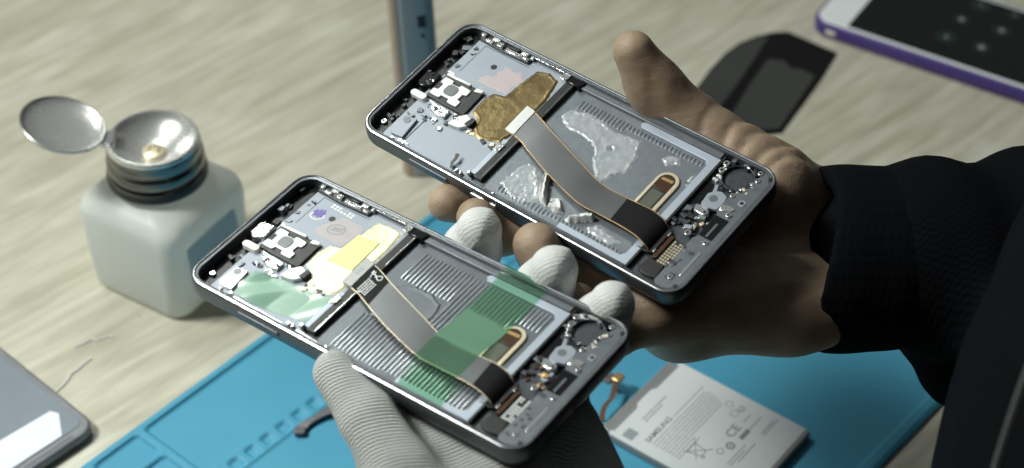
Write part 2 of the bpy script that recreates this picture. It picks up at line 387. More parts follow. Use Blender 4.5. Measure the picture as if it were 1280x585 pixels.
# ------------------------------------------------------------------ smooth bodies from a distance field
def cap(P, a, b, ra, rb):
    a = np.array(a, float); b = np.array(b, float); ab = b - a
    t = np.clip((P - a) @ ab / max(ab @ ab, 1e-9), 0, 1)
    return np.linalg.norm(P - a - t[..., None] * ab, axis=-1) - (ra + (rb - ra) * t)
def smin(a, b, k):
    h = np.clip(.5 + .5 * (b - a) / k, 0, 1); return b + (a - b) * h - k * h * (1 - h)
def chain(P, pts, rad, k=3.):
    d = None
    for i in range(len(pts) - 1):
        c = cap(P, pts[i], pts[i + 1], rad[i], rad[i + 1]); d = c if d is None else smin(d, c, k)
    return d

def surface_nets(fn, lo, hi, h, relax=3):
    ax = [np.arange(lo[i], hi[i] + h, h) for i in range(3)]
    G = np.stack(np.meshgrid(*ax, indexing='ij'), -1); F = fn(G)
    nx, ny, nz = F.shape; ins = F < 0
    cnt = np.zeros((nx - 1, ny - 1, nz - 1)); acc = np.zeros((nx - 1, ny - 1, nz - 1, 3))
    corners = [(i, j, k) for i in (0, 1) for j in (0, 1) for k in (0, 1)]
    sl = lambda o: (slice(o[0], nx - 1 + o[0]), slice(o[1], ny - 1 + o[1]), slice(o[2], nz - 1 + o[2]))
    for a in corners:
        for d in range(3):
            if a[d]: continue
            b = tuple(a[i] + (i == d) for i in range(3))
            fa, fb = F[sl(a)], F[sl(b)]; x = (fa < 0) != (fb < 0)
            t = np.where(x, fa / np.where(x, fa - fb, 1), 0)
            cnt += x; base = np.array(a, float)
            for i in range(3): acc[..., i] += np.where(x, base[i] + (t if i == d else 0), 0)
    act = cnt > 0; idx = -np.ones(act.shape, int); idx[act] = np.arange(act.sum())
    I = np.argwhere(act); V = (I + acc[act] / cnt[act][:, None]) * h + np.array([a[0] for a in ax])
    quads = []
    for d in range(3):
        e1, e2 = [(1, 2), (2, 0), (0, 1)][d]
        s0 = [slice(None)] * 3; s1 = [slice(None)] * 3; s0[d] = slice(0, -1); s1[d] = slice(1, None)
        A, B = ins[tuple(s0)], ins[tuple(s1)]
        for flip, ch in ((False, A & ~B), (True, ~A & B)):
            E = np.argwhere(ch)
            E = E[(E[:, e1] > 0) & (E[:, e2] > 0) & (E[:, e1] < F.shape[e1] - 1) & (E[:, e2] < F.shape[e2] - 1)]
            def at(o1, o2):
                q = E.copy(); q[:, e1] -= o1; q[:, e2] -= o2; return idx[q[:, 0], q[:, 1], q[:, 2]]
            Q = np.stack([at(1, 1), at(0, 1), at(0, 0), at(1, 0)], 1)
            quads.append(Q[:, ::-1] if flip else Q)
    Q = np.concatenate(quads); Q = Q[(Q >= 0).all(1)]
    for _ in range(relax):
        sm = np.zeros_like(V); n = np.zeros(len(V))
        for i in range(4):
            np.add.at(sm, Q[:, i], V[Q[:, (i + 1) % 4]]); np.add.at(n, Q[:, i], 1)
            np.add.at(sm, Q[:, i], V[Q[:, i - 1]]); np.add.at(n, Q[:, i], 1)
        V = V * .4 + .6 * sm / np.maximum(n, 1)[:, None]
    return V, Q

def body_obj(name, V, Q, mats, parent, pick=None):
    me = bpy.data.meshes.new(name); me.from_pydata((V * S).tolist(), [], Q.tolist()); me.update()
    for m in mats: me.materials.append(M[m])
    me.polygons.foreach_set('use_smooth', [True] * len(me.polygons))
    if pick is not None:
        me.polygons.foreach_set('material_index', pick(V[Q].mean(1)).astype(int).tolist())
    return link(bpy.data.objects.new(name, me), parent)

# ------------------------------------------------------------------ table and mat
tb = MB().box(-1500, -400, -28, 1500, 2600, 0)
t = obj('table', tb, 'wood', None, bevel=2); tag(t, None, None, kind='structure')

MA = Vector((.655, .756, 0)).normalized(); MBv = Vector((.756, -.655, 0)).normalized()
mat_mx = Matrix(((MBv.x, MA.x, 0, -194.6 * S), (MBv.y, MA.y, 0, 580.2 * S), (0, 0, 1, 0), (0, 0, 0, 1)))
# local x = across the mat (b), local y = along its left edge (a)
def build_mat():
    b0, b1, a0, a1, st = 1.5, 273, -110, 338, .8
    xs = np.arange(b0, b1, st); ys = np.arange(a0, a1, st); X, Y = np.meshgrid(xs, ys, indexing='ij')
    H = np.full(X.shape, 3.2)
    def pocket(x0, y0, x1, y1, r, dep):
        nonlocal H
        cx, cy, hx, hy = (x0 + x1) / 2, (y0 + y1) / 2, (x1 - x0) / 2 - r, (y1 - y0) / 2 - r
        qx, qy = np.abs(X - cx) - hx, np.abs(Y - cy) - hy
        d = np.hypot(np.maximum(qx, 0), np.maximum(qy, 0)) + np.minimum(np.maximum(qx, qy), 0) - r
        H -= dep * np.clip(.5 - d / 1.1, 0, 1)
    pocket(6, 33, 47, 328, 2.5, 1.7)                     # long tray
    pocket(6, 3, 22, 29, 3, 1.7); pocket(25, 3, 46, 29, 3, 1.7); pocket(6, -30, 22, -1, 3, 1.7); pocket(25, -30, 46, -1, 3, 1.7)
    pocket(6, -100, 46, -34, 3, 1.7)
    y = 34.
    for i in range(28):
        pocket(50.6, y, 56.6, y + 5.2, 1, 1.5); y += 9.85
    pocket(58.6, -100, 266, 328, 3, .9)                  # large working field
    d = np.minimum.reduce([X - b0, b1 - st - X, Y - a0, a1 - st - Y]); H = np.where(d < 1.6, H - (1.6 - np.clip(d, 0, 1.6)) ** 2 * .5, H)
    nx, ny = X.shape; v = np.stack([X, Y, H], -1).reshape(-1, 3)
    i, j = np.meshgrid(np.arange(nx - 1), np.arange(ny - 1), indexing='ij'); k = (i * ny + j).ravel()
    f = np.stack([k, k + ny, k + ny + 1, k + 1], 1)
    bd = list(range(0, nx * ny, ny)) + [(nx - 1) * ny + q for q in range(1, ny)] + [q * ny + ny - 1 for q in range(nx - 2, -1, -1)] + list(range(ny - 2, 0, -1))
    n0 = len(v); low = v[bd].copy(); low[:, 2] = .15; v = np.concatenate([v, low]); m = len(bd)
    F = f.tolist() + [(bd[q], n0 + q, n0 + (q + 1) % m, bd[(q + 1) % m]) for q in range(m)] + [tuple(range(n0, n0 + m))[::-1]]
    mb = MB(); mb.v = [tuple(p) for p in v]; mb.f = [tuple(q) for q in F]
    o = obj('repair_mat', mb, 'silicone', None, smooth=50); o.matrix_world = mat_mx
    tag(o, 'bright blue silicone repair mat with moulded trays lying on the wooden table', 'mat')
build_mat()

# ------------------------------------------------------------------ the two opened phones
L_, W_ = 151.7, 69.1
def mx(rot, t): return Matrix(((rot[0][0], rot[0][1], rot[0][2], t[0] * S), (rot[1][0], rot[1][1], rot[1][2], t[1] * S), (rot[2][0], rot[2][1], rot[2][2], t[2] * S), (0, 0, 0, 1)))
LOW = mx([[0.8005, 0.5965, -0.058], [-0.5989, 0.7998, -0.0407], [0.0221, 0.0673, 0.9975]], [-120.07, 516.43, 176.33]) @ Matrix.Translation((-.4 * S, -.4 * S, 0)) @ Matrix.Scale(1.012, 4)
UPP = mx([[0.7689, 0.6275, -0.1228], [-0.6393, 0.751, -0.165], [-0.0113, 0.2054, 0.9786]], [-61.73, 597.44, 182.81]) @ Matrix.Diagonal((1.024, 1.015, 1.01, 1))

def screw(p, u, v, w, r=1.25):
    o = obj('screw', MB().cyl(u, v, r, w - .6, w + .15, 18), 'silver', p, bevel=.2)
    obj('screw_socket', MB().cyl(u, v, r * .48, w - .2, w + .19, 6), 'black', o)

def bits(p, name, region, n, w, m, rnd, hmax=1., smin_=.5, smax=2.):
    u0, v0, u1, v1 = region
    for i in range(n):
        a, b = rnd.uniform(smin_, smax), rnd.uniform(smin_, smax * .7); u, v = rnd.uniform(u0, u1), rnd.uniform(v0, v1); t_ = rnd.uniform(-.5, .5)
        q = [(u + x * math.cos(t_) - y * math.sin(t_), v + x * math.sin(t_) + y * math.cos(t_)) for x, y in ((-a / 2, -b / 2), (a / 2, -b / 2), (a / 2, b / 2), (-a / 2, b / 2))]
        obj(name, MB().prism(q, w, w + rnd.uniform(.3, hmax)), rnd.choice(m), p, bevel=.12)

def phone(root, good):
    p = root; rnd = random.Random(3 if good else 11)
    # rim: an outer ring swept round the outline
    prof = [(1.2, -7.6), (.35, -7.0), (.0, -5.8), (0., -1.6), (.18, -.55), (.55, -.08), (1.0, .06), (1.3, -.05), (1.5, -.32), (2.45, -.42), (2.65, -.65), (2.65, -5.2), (1.6, -7.0)]
    loops = [[(x, y, z) for x, y in rrect(i, i, L_ - i, W_ - i, max(8.4 - i, .6), 10)] for i, z in prof]
    n = len(loops[0]); mb = MB(); m = len(loops)
    mb.add([q for l in loops for q in l], [(a * n + i, a * n + (i + 1) % n, ((a + 1) % m) * n + (i + 1) % n, ((a + 1) % m) * n + i) for a in range(m) for i in range(n)])
    fr = obj('rim', mb, 'frame', p, smooth=40)
    pe = [(.42, -.1), (.7, .1), (1.0, .12), (1.12, -.1)]
    loops = [[(x, y, z) for x, y in rrect(i, i, L_ - i, W_ - i, 8.4 - i, 10)] for i, z in pe]; mb = MB()
    mb.add([q for l in loops for q in l], [(a * n + i, a * n + (i + 1) % n, ((a + 1) % 4) * n + (i + 1) % n, ((a + 1) % 4) * n + i) for a in range(4) for i in range(n)])
    obj('polished_edge', mb, 'edge', fr, smooth=60)  # pale ring added to draw the highlight along the rim
    for u, v in ((149.1, 64.4), (149.0, 5.2)): obj('rim_hole', MB().cyl(u - .6, v, .95, -1.2, .02 - .2, 18), 'black', fr)
    obj('screen_back', MB().prism(rrect(.5, .5, L_ - .5, W_ - .5, 8.0, 8), -8.4, -6.2), 'blackgloss', p, bevel=.7, seg=3)
    # floors
    obj('upper_plate', MB().prism(rrect(9.8, 2.2, 54, W_ - 2.2, 1.5, 4), -6, -3.0), 'mid', p, bevel=.25)
    obj('top_trench', MB().prism(rrect(2.2, 2.4, 10.2, W_ - 2.4, 3.5, 5), -6, -4.6), 'black', p)
    bay = obj('battery_bay', MB().prism([(53.8, 2.2), (127.2, 2.2), (127.2, W_ - 2.2), (53.8, W_ - 2.2)], -6, -3.6), 'bay' if good else 'bayglue', p)
    obj('bottom_tray', MB().prism([(127, 2.2), (141, 2.2), (141, W_ - 2.2), (127, W_ - 2.2)], -6, -4.4), 'dkgrey', p)
    # side ledges of the bay
    obj('side_ledge', MB().prism([(57, W_ - 5.2), (126.5, W_ - 5.2), (126.5, W_ - 2.2), (57, W_ - 2.2)], -4, -1.9), 'deck', p, bevel=.3)
    obj('side_ledge', MB().prism([(57, 2.2), (126.5, 2.2), (126.5, 4.4), (57, 4.4)], -4, -2.0), 'frame', p, bevel=.3)
    obj('tape_border', MB().prism([(92, 64), (91, 62.5), (92.3, 60.8), (121.8, 60.8), (123.6, 59), (123.6, 9), (122, 7.2), (95, 7.2), (95, 4.5), (126.9, 4.5), (126.9, 64)], -3.8, -2.7), 'plateau', p, bevel=.15)
    # ridges: a strip of bars across the bay
    k = 0; u = 65.2
    while u < 122.6:
        spans = [(6.6, 24.5 if good else 9.4), (45.5 if good else 56., 60.2)] if u < 86.4 else [(7.4, 60.0)]
        if u > 109.5: spans = [(7.4, 22), (50.6 if u > 111 else 46, 59.8)] if u < 121.6 else [(7.4, 59.8)]
        if not good and 86.4 <= u: spans = [(7.4, 9.0), (57.8, 59.8)]
        for a, b in spans:
            h = .5 if good else .28
            mb = MB(); w0 = -3.62
            prof = [(-.5, 0), (-.34, h * .8), (0, h), (.34, h * .8), (.5, 0)]
            mb.loft([[(u + x, a - .3, w0 + z * .0) for x, z in prof] + [(u, a - .3, w0 - .2)], [(u + x, a, w0 + z * .6) for x, z in prof] + [(u, a, w0 - .2)], [(u + x, a + .5, w0 + z) for x, z in prof] + [(u, a + .5, w0 - .2)],
                     [(u + x, b - .5, w0 + z) for x, z in prof] + [(u, b - .5, w0 - .2)], [(u + x, b, w0 + z * .6) for x, z in prof] + [(u, b, w0 - .2)], [(u + x, b + .3, w0) for x, z in prof] + [(u, b + .3, w0 - .2)]])
            obj('ridge', mb, 'ridge' if good else 'bayglue', bay, smooth=60)
        u += 1.76
    # divider bar
    obj('divider', MB().box(54, 6, -4, 58.2, 65, -1.7), 'black', p, bevel=.3)
    for a, b in ((7, 29), (46, 63.5)): obj('divider_edge', MB().box(57.2, a, -1.75, 57.75, b, -1.58), 'silver' if good else 'frame', p)
    obj('divider_corner', MB().prism([(54.5, 63), (60.5, 63), (61.5, 66.6), (55, 67)], -4, -.9), 'blackgloss', p, bevel=.4)
    obj('clip', MB().prism([(51.2, 63.2), (54, 63.4), (54.4, 67), (50.8, 67)], -3, -1.0), 'silver', p, bevel=.3)
    obj('clip', MB().prism([(52.2, 20), (55.2, 20.5), (55.4, 24.4), (52.8, 25)], -3, -1.1), 'silver', p, bevel=.3)
    obj('divider_strip', MB().prism([(52.4, 7), (54.6, 7), (54.6, 27), (52.4, 27)], -3, -1.6), 'plateau', p, bevel=.2)
    # camera opening
    cam = obj('camera_bay', MB().prism([(11.6, 28.2), (11.4, 40.6), (30.6, 41.8), (31.2, 27.6)], -4.2, -1.9), 'black', p, bevel=.3)
    hole = [(12.2, 29.6), (12.6, 39.6), (26.0, 39.1), (26.2, 29.3)]
    obj('camera_plate', MB().prism([(12.2, 29.6), (12.25, 32.6), (14.2, 32.8), (14.3, 36), (12.4, 36.4), (12.6, 39.6), (16.9, 39.5), (17.3, 38), (20.6, 38), (20.9, 39.4), (26., 39.1), (26.1, 36), (24.4, 35.6), (24.4, 32.6), (26.2, 32.3), (26.2, 29.3), (21.4, 29.4), (21, 31.1), (17.6, 31.1), (17.2, 29.5)], -2, -1.3), 'whitebracket', cam, bevel=.2)
    obj('camera_aperture', MB().prism(rrect(16.4, 32.1, 22.0, 37.6, 1.9, 5), -1.5, -1.05), 'greybtn', cam, bevel=.2)
    for q in ([(26.9, 39.4), (27.1, 41.4), (30.8, 41.7), (30.5, 40)], [(12, 40.4), (12.2, 41.6), (24, 41.9), (24, 40.7)]):
        obj('camera_clip', MB().prism(q, -2.4, -1.0), 'whitebracket', cam, bevel=.3)
    obj('corner_bracket', MB().prism([(4.1, 32), (3.9, 38.2), (7, 39.4), (10.2, 39.6), (10.8, 32.2), (6.4, 30.4)], -4.2, -1.5), 'silver' if good else 'blackgloss', p, bevel=.5)
    bits(p, 'solder_piece', (4.8, 32.5, 10, 38.5), 9 if good else 6, -1.6, ['black', 'silver', 'whitebracket'] if good else ['silver', 'black', 'dkgrey'], rnd, .5, .5, 1.8)
    obj('flash_lens', MB().prism(rrect(5.6, 25.2, 13.2, 28.2, 1.4, 6), -3.6, -1.2), 'cream' if good else 'whitefront', p, bevel=.4, seg=3)
    obj('flash_bracket', MB().prism([(13.8, 27.3), (25.8, 26.6), (25.8, 22.4), (21.5, 22.2), (17.8, 23.2), (17, 25)], -3.4, -1.6), 'silver', p, bevel=.35)
    bits(p, 'solder_piece', (16.5, 23.4, 25, 26.3), 6, -1.7, ['black', 'silver', 'dkgrey'], rnd, .5, .5, 1.8)
    obj('antenna_plate', MB().prism([(11.6, 7.2), (12.1, 15.8), (17.4, 16.4), (18.6, 6), (13, 5.6)], -3.4, -1.9), 'whitebracket' if good else 'mid', p, bevel=.3)
    obj('antenna_pad', MB().cyl(14.2, 14, 1.6, -2, -1.75, 18), 'greybtn', p)
    obj('board_connector', MB().prism([(28.9, 21), (29.5, 25), (32.4, 28.8), (36, 27.6), (37.3, 25), (34.5, 21.6)], -3.2, -1.3), 'whitebracket', p, bevel=.35)
    obj('board_connector_block', MB().prism([(34.8, 24), (35.6, 28.4), (37.8, 28), (37.6, 24)], -3.2, -.9), 'black', p, bevel=.3)
    screw(p, 30.5, 24.2, -1.2, 1.1); screw(p, 5.6, 9.6, -3.6, 1.2)
    bits(p, 'trench_piece', (3.8, 12, 9.2, 24), 6, -4.6, ['dkgrey', 'black', 'deck'], rnd, 2.2, 1., 3.)
    bits(p, 'trench_piece', (3.6, 42, 9.4, 62), 8, -4.6, ['dkgrey', 'black', 'black', 'deck'], rnd, 2.4, 1.2, 4.)
    bits(p, 'board_piece', (11, 17, 20, 22), 6, -3.1, ['mid', 'dkgrey', 'silver', 'deck'], rnd, 1., .8, 2.6)
    bits(p, 'shield_piece', (10.8, 45, 13.6, 62), 6, -3.1, ['deck', 'dkgrey', 'mid'], rnd, .5, .8, 2.4)
    bits(p, 'board_edge', (21, 17.5, 28, 21.5), 7, -3.05, ['silver', 'whitebracket', 'dkgrey', 'mid'], rnd, .9, 1., 3.)
    bits(p, 'board_edge', (37.5, 21, 51, 24.5), 7, -3.05, ['silver', 'mid', 'dkgrey', 'goldpale'], rnd, .8, .8, 2.6)
    bits(p, 'board_edge', (12, 3.0, 22, 5.4), 6, -3.05, ['silver', 'whitebracket', 'black'], rnd, .9, .8, 2.2)
    bits(p, 'board_edge', (27, 25.4, 31, 27.6), 4, -3.05, ['dkgrey', 'silver', 'black'], rnd, .9, .8, 2.0)
    bits(p, 'board_edge', (10.4, 41.5, 14, 44), 4, -3.05, ['silver', 'dkgrey', 'whitebracket'], rnd, .9, 1., 2.4)
    obj('plate_seam', MB().prism([(14, 62.2), (36, 62.2), (36, 62.5), (14, 62.5)], -3.05, -2.965), 'dkgrey', p)
    obj('plate_seam', MB().prism([(13.9, 46), (14.2, 46), (14.2, 62.5), (13.9, 62.5)], -3.05, -2.965), 'dkgrey', p)
    # antenna springs along the far edge
    obj('antenna_strip', MB().prism([(10, 63.4), (22, 62.8), (35, 63.2), (35.5, 67), (9.5, 67)], -3.2, -2.0), 'dkgrey', p, bevel=.3)
    for a, b, c, d in ((9.6, 64.8, 12, 66.6), (12.6, 63.6, 16.4, 65.4), (14.6, 65.6, 18.4, 66.8), (18.6, 63.6, 21.6, 66), (23, 63.3, 31.4, 65.2), (31.6, 63.6, 34.6, 64.8), (29.5, 65.5, 33, 66.9), (34.4, 65.4, 36, 67)):
        obj('antenna_spring', MB().box(a, b, -2.6, c, d, -1.2 + rnd.uniform(-.3, .4)), 'silver', p, bevel=.35)
    obj('antenna_block', MB().box(24.2, 65.6, -2.6, 28.6, 67, -1.1), 'black', p, bevel=.3)
    obj('contact_rail', MB().tube([(36.5, 66.7, -1.2), (44, 66.8, -1.2), (50.6, 66.7, -1.2)], .5), 'silver', p)
    # shield pads
    obj('board_hole', MB().cyl(24.2, 55, 1.35, -3.2, -2.975, 20), 'black', p)
    if good:
        obj('shield_pad', MB().prism([(22, 47.6), (27.2, 58), (36.6, 58), (38.4, 55), (36.6, 45.4), (25.4, 45.4)], -3.1, -2.93), 'pinkgrey', p)
        obj('oval_mark', MB().ring(29.4, 51.4, 2.35, 2.75, -3, -2.9, 28, 1.35, .4), 'greyline', p)
        obj('oval_mark', MB().ring(18.2, 53.4, 1.9, 2.2, -3, -2.96, 28, 1.3, .4), 'whiteprint', p)
        mb = MB()
        for i in range(4): mb.prism([(27.4 + i * 1.1, 50 + .3 * i), (28 + i * 1.1, 50 + .3 * i), (28.6 + i * 1.1, 52.4 + .3 * i), (28 + i * 1.1, 52.4 + .3 * i)], -3, -2.905)
        obj('print', mb, 'greyline', p)
        st = [(15.4, 54.4), (16.2, 56.4), (17, 55.8), (17.8, 57.2), (18.6, 56.6), (19.2, 57.8), (19.8, 56.2), (20.8, 56), (20.2, 54.6), (20.4, 53), (19.2, 53.2), (18.6, 52.4), (17.6, 53.2), (16.6, 52.4), (16.4, 53.6)]
        obj('ink_stamp', MB().prism(st, -3.05, -2.94), 'ink', p)
        mb = MB()
        for r_ in range(2):
            for i in range(7):
                if rnd.random() < .85: mb.box(19.5 + i * 1.6, 59.6 + r_ * 1.3 - i * .1, -3, 20.5 + i * 1.6, 60.4 + r_ * 1.3 - i * .1, -2.96)
        obj('print', mb, 'whiteprint', p)
        gf = [(40.3, 63.0), (48, 63.6), (51.4, 62.8), (52.6, 52.1), (52.2, 34), (51.2, 26), (49.2, 24.2), (45.2, 22.4), (42, 22.6), (39.4, 22.4), (38.2, 25.2), (37.8, 29), (32.2, 31.4), (31.6, 38), (33, 43.8), (37.6, 45)]
        lump('gold_foil', gf, -3.0, .3, 'goldfoil', p, .4, 4, .16, .35, wv=.25)
        obj('yellow_label', MB().prism([(38.4, 53.6), (47.8, 54.3), (48.4, 38), (37.2, 37)], -2.9, -2.46), 'yellowprint', p, bevel=.1)
    else:
        lump('shield_pad', [(22.6, 45), (24, 50), (27, 52), (27.5, 58), (36, 58.6), (39, 55), (37, 46), (30, 45)], -3.05, .1, 'pink', p, .6, 8, .1, .1)
        cf = [(40.3, 62.6), (45, 64.2), (50.6, 62.6), (53, 52), (53, 34), (52, 25.5), (48.5, 24.2), (45, 22.4), (41, 22.8), (37.8, 25.6), (36.5, 30), (32.4, 31.6), (32, 40), (33.4, 44), (38, 45)]
        lump('copper_tape', cf, -3.0, .32, 'copper', p, .4, 14, .16, .35, wv=.3)
        obj('recess_line', MB().prism([(19.3, 5.4), (19.3, 20.6), (19.8, 20.6), (19.8, 5.4)], -3.05, -2.96), 'black', p)
        obj('flex_spring', MB().strip([(42.2, 10.5, -.6), (43.2, 8.4, -.8), (42.8, 6.6, -1.4), (44.0, 4.6, -2)], [(43.8, 10.9, -.6), (44.4, 8.4, -.8), (44.0, 6.9, -1.4), (45.2, 4.8, -2)], .3), 'black', p)
    if good:
        gp = [(19.4, 18.6), (24, 20.4), (32, 20.9), (39.6, 21.9), (48, 22.2), (52.6, 24), (53.2, 15), (51.6, 8.6), (40, 6.4), (26.2, 4.6), (20.4, 5.4), (17.8, 10.4)]
        X0 = np.array(gp); xs = np.arange(17, 54, .6); ys = np.arange(4, 25, .6)
        X, Y = np.meshgrid(xs, ys, indexing='ij'); d = poly_sdf(gp, X, Y)
        Z = -2.62 + .55 * np.sin((X - 20) * .16 + Y * .12) + .28 * np.sin(X * .35 - Y * .30 + .8)
        Z = np.maximum(Z, -2.9)
        act = (d[:-1, :-1] < 0) & (d[1:, :-1] < 0) & (d[1:, 1:] < 0) & (d[:-1, 1:] < 0)
        ids = np.arange(X.size).reshape(X.shape); use = sorted({int(q) for i, j in zip(*np.nonzero(act)) for q in (ids[i, j], ids[i + 1, j], ids[i + 1, j + 1], ids[i, j + 1])}); rm = {q: i for i, q in enumerate(use)}
        mb = MB(); fl = np.stack([X, Y, Z], -1).reshape(-1, 3)
        mb.add(fl[use], [tuple(rm[int(q)] for q in (ids[i, j], ids[i + 1, j], ids[i + 1, j + 1], ids[i, j + 1])) for i, j in zip(*np.nonzero(act))])
        obj('green_film', mb, 'greensheet', p, smooth=80)
    # key flex on the near side
    obj('key_flex', MB().prism([(22, 2.6), (46, 2.4), (46, 3.7), (22, 4.1)], -3, -1.5), 'whitebracket' if good else 'mid', p, bevel=.25)
    obj('key_flex', MB().prism([(51.5, 3), (64, 2.5), (64.2, 3.4), (51.5, 4.4)], -3, -1.5), 'whitebracket' if good else 'deck', p, bevel=.25)
    for u, v in ((47.4, 4.6), (49.6, 4.4), (52.2, 6.2), (65.8, 3.2)):
        obj('key_spring', MB().cyl(u, v, .9, -3, -.9 + rnd.uniform(-.3, .2), 12), 'silver', p, bevel=.3)
        obj('spring_block', MB().box(u + .4, v - .8, -3, u + 1.6, v + .3, -1.4), 'black', p, bevel=.2)
    obj('side_key', MB().prism(rrect(27.2, -.55, 46.2, .3, .25, 3), -4.8, -2.9), 'frame', p, bevel=.22)
    if not good: obj('side_key', MB().prism(rrect(58, -.5, 70, .3, .25, 3), -4.8, -2.9), 'silver', p, bevel=.22)
    obj('port', MB().prism(rrect(L_ - .6, 29.6, L_ + .25, 39.0, .2, 3), -5.6, -2.8), 'frame', p, bevel=.15)
    # fingerprint sensor window
    pill = lambda r, a, c0: [(c0 - r, a)] + [(c0 + r * math.cos(R_(180 - i * 15)), 44.4 + r * math.sin(R_(180 - i * 15)) * 1.0) for i in range(13)] + [(c0 + r, a)]
    fp = obj('sensor_frame', MB().prism(pill(4.75, 25, 116.1), -3.8, -2.75), 'goldpale', p, bevel=.3, seg=3)
    obj('sensor_well', MB().prism(pill(3.3, 25, 115.9), -3.2, -2.7), 'black', fp)
    obj('sensor_chip', MB().prism([(113, 39.8), (113.2, 44.6), (114.2, 46.6), (116.4, 47.2), (118.4, 46), (118.9, 44), (118.9, 39.8)], -2.9, -2.62), 'brownchip', fp, bevel=.1)
    obj('sensor_gold_line', MB().prism([(113.5, 44.2), (118.5, 44.4), (118.4, 45.8), (113.7, 45.5)], -2.9, -2.55), 'gold', fp)
    obj('sensor_window', MB().box(113.4, 26, -2.9, 118.6, 39, -2.62), 'olive', fp, bevel=.1)
    # ribbon cable
    near = [(50.6, 30.6), (54.6, 30.2), (60, 28.6), (65, 26.4), (77, 21.8), (89.8, 18.), (97.5, 16.4), (104.4, 16.4), (114.5, 16.4), (122, 15.9), (126.4, 15.0), (129., 14.6), (130, 14.5)]
    far = [(50.2, 44.2), (54.4, 43.6), (60, 41.6), (64, 39.8), (74, 36.2), (86, 32.2), (95.5, 29.1), (102.6, 28.2), (114.2, 28.4), (121, 28.6), (126.2, 27.8), (129., 26.9), (130, 26.7)]
    hz = [-1.35, -1.25, -.7, -.3, .0, .1, .0, -.1, .1, .25, .0, -1.3, -3.4]
    L3 = interp([(*a, z) for a, z in zip(near, hz)], 70); R3 = interp([(*a, z) for a, z in zip(far, hz)], 70)
    cb = obj('ribbon_cable', MB().strip(L3, R3, .22), 'cable', p, smooth=60)
    for e, sgn in ((L3, -1), (R3, 1)):
        obj('cable_edge', MB().strip([q + np.array((-.05, -.15, .03)) for q in e[6:66]], [q + np.array((.05, .15, .03)) for q in e[6:66]], .3), 'gold' if not good else 'goldpale', cb, smooth=60)
    def dark_strip(n0, n1, k): obj('cable_cover', MB().strip([L3[i] + (R3[i] - L3[i]) * .02 + np.array((0, 0, .05)) for i in range(n0, n1)], [L3[i] + (R3[i] - L3[i]) * .98 + np.array((0, 0, .05)) for i in range(n0, n1)], .1), k, cb, smooth=60)
    if good: dark_strip(5, 19, 'coverlay')
    dark_strip(50 if good else 44, 70, 'coverlay')  # black cable end: dark reflection on the bend, put in as colour
    tabq = [(49.9, 30.8), (49.6, 44.9), (54.2, 44.2), (54.5, 30.2)]
    obj('cable_tab', MB().prism(tabq, -2.4, -.95), 'cabletab' if good else 'whitebracket', cb, bevel=.15)
    if good:
        def on(u, vv):   # cable height above the plane at u
            us = [q[0] for q in L3]; return float(np.interp(u, us, [q[2] for q in L3])) + .08
        mb = MB()
        for r_ in range(5):
            v = 31.4 + 0.0; uu = 57.2 + r_ * 1.05; v = 30.6 - (uu - 57) * .30
            end = 36.5 - r_ * .3
            while v < end:
                l = rnd.uniform(.4, 1.1); mb.box(uu, v, on(uu, v) - .1, uu + .5, v + l, on(uu + .3, v) + .02); v += l + .35
        obj('cable_print', mb, 'whiteprint', cb)
        mb = MB(); pts = [(57.6, 37.6), (57., 38.6), (57.6, 39.6), (59, 39.2), (60, 38.2), (61.3, 37.7), (62, 38.6), (61.4, 39.8), (60.2, 39.7), (58.8, 38.5)]
        mb.tube([(a, b, on(a, b) + .02) for a, b in [tuple(q) for q in interp(pts, 26)]], .24, 6); obj('cable_logo', mb, 'whiteprint', cb)
        mb = MB(); mb.box(56.2, 39.6, on(56, 0) - .1, 56.8, 41.2, on(56.6, 0)); mb.box(57.2, 39.8, on(57, 0) - .1, 57.6, 41, on(57.5, 0)); mb.box(58, 29.6, on(58, 0) - .1, 59.4, 30, on(59, 0)); obj('cable_print', mb, 'whiteprint', cb)
        mb = MB()
        for i in range(3): mb.box(51.2, 36.6 + i * 1.3, -1, 53, 37.2 + i * 1.3, -.93)
        obj('tab_print', mb, 'greyline', cb)
    # cable end connector
    obj('cable_connector', MB().prism([(122.5, 13.6), (129, 13.4), (131.8, 14.6), (131.8, 26.6), (129.4, 27.6), (126.5, 27.8), (126.5, 14.5)], -4.2, -2.6), 'black', p, bevel=.4)
    for a, b in ((131.4, 14.4), (131.6, 23.4)): obj('connector_clip', MB().box(a, b, -2.8, a + .7, b + 1.8, -1.9), 'silver', p, bevel=.15)
    if good:  # green sheet over the ridges and the cable
        vs = [4.6, 7, 11, 14.4, 16.6, 22, 28.4, 31, 36, 45, 56, 61, 63.4, 65.4, 67.2, 68.7]
        wz = [-2.55, -2.6, -1.5, -.2, .25, .35, .35, -.1, -1.4, -2.5, -2.6, -2.55, -2.3, -1.5, -.2, .5]
        e0 = [(96.4, 4.6), (95.6, 11), (95, 17), (95, 30), (94.6, 45), (94.4, 60), (94.6, 68.7)]; e1 = [(115.6, 4.6), (114.6, 11), (113.9, 17), (113.7, 30), (113.6, 45), (113.5, 60), (113.9, 68.7)]
        vv = np.linspace(4.6, 68.7, 70); zz = np.interp(vv, vs, wz); zz = np.convolve(np.pad(zz, 2, 'edge'), np.ones(5) / 5, 'valid')
        nx = 16; mb = MB(); pts = []
        for v_, z_ in zip(vv, zz):
            a = np.interp(v_, [q[1] for q in e0], [q[0] for q in e0]); b = np.interp(v_, [q[1] for q in e1], [q[0] for q in e1])
            for i in range(nx + 1):
                s_ = i / nx; pts.append((a + (b - a) * s_, v_, z_ + (.25 * math.sin(s_ * 3.1) if v_ > 62 else .06 * math.sin(s_ * 5 + v_ * .3))))
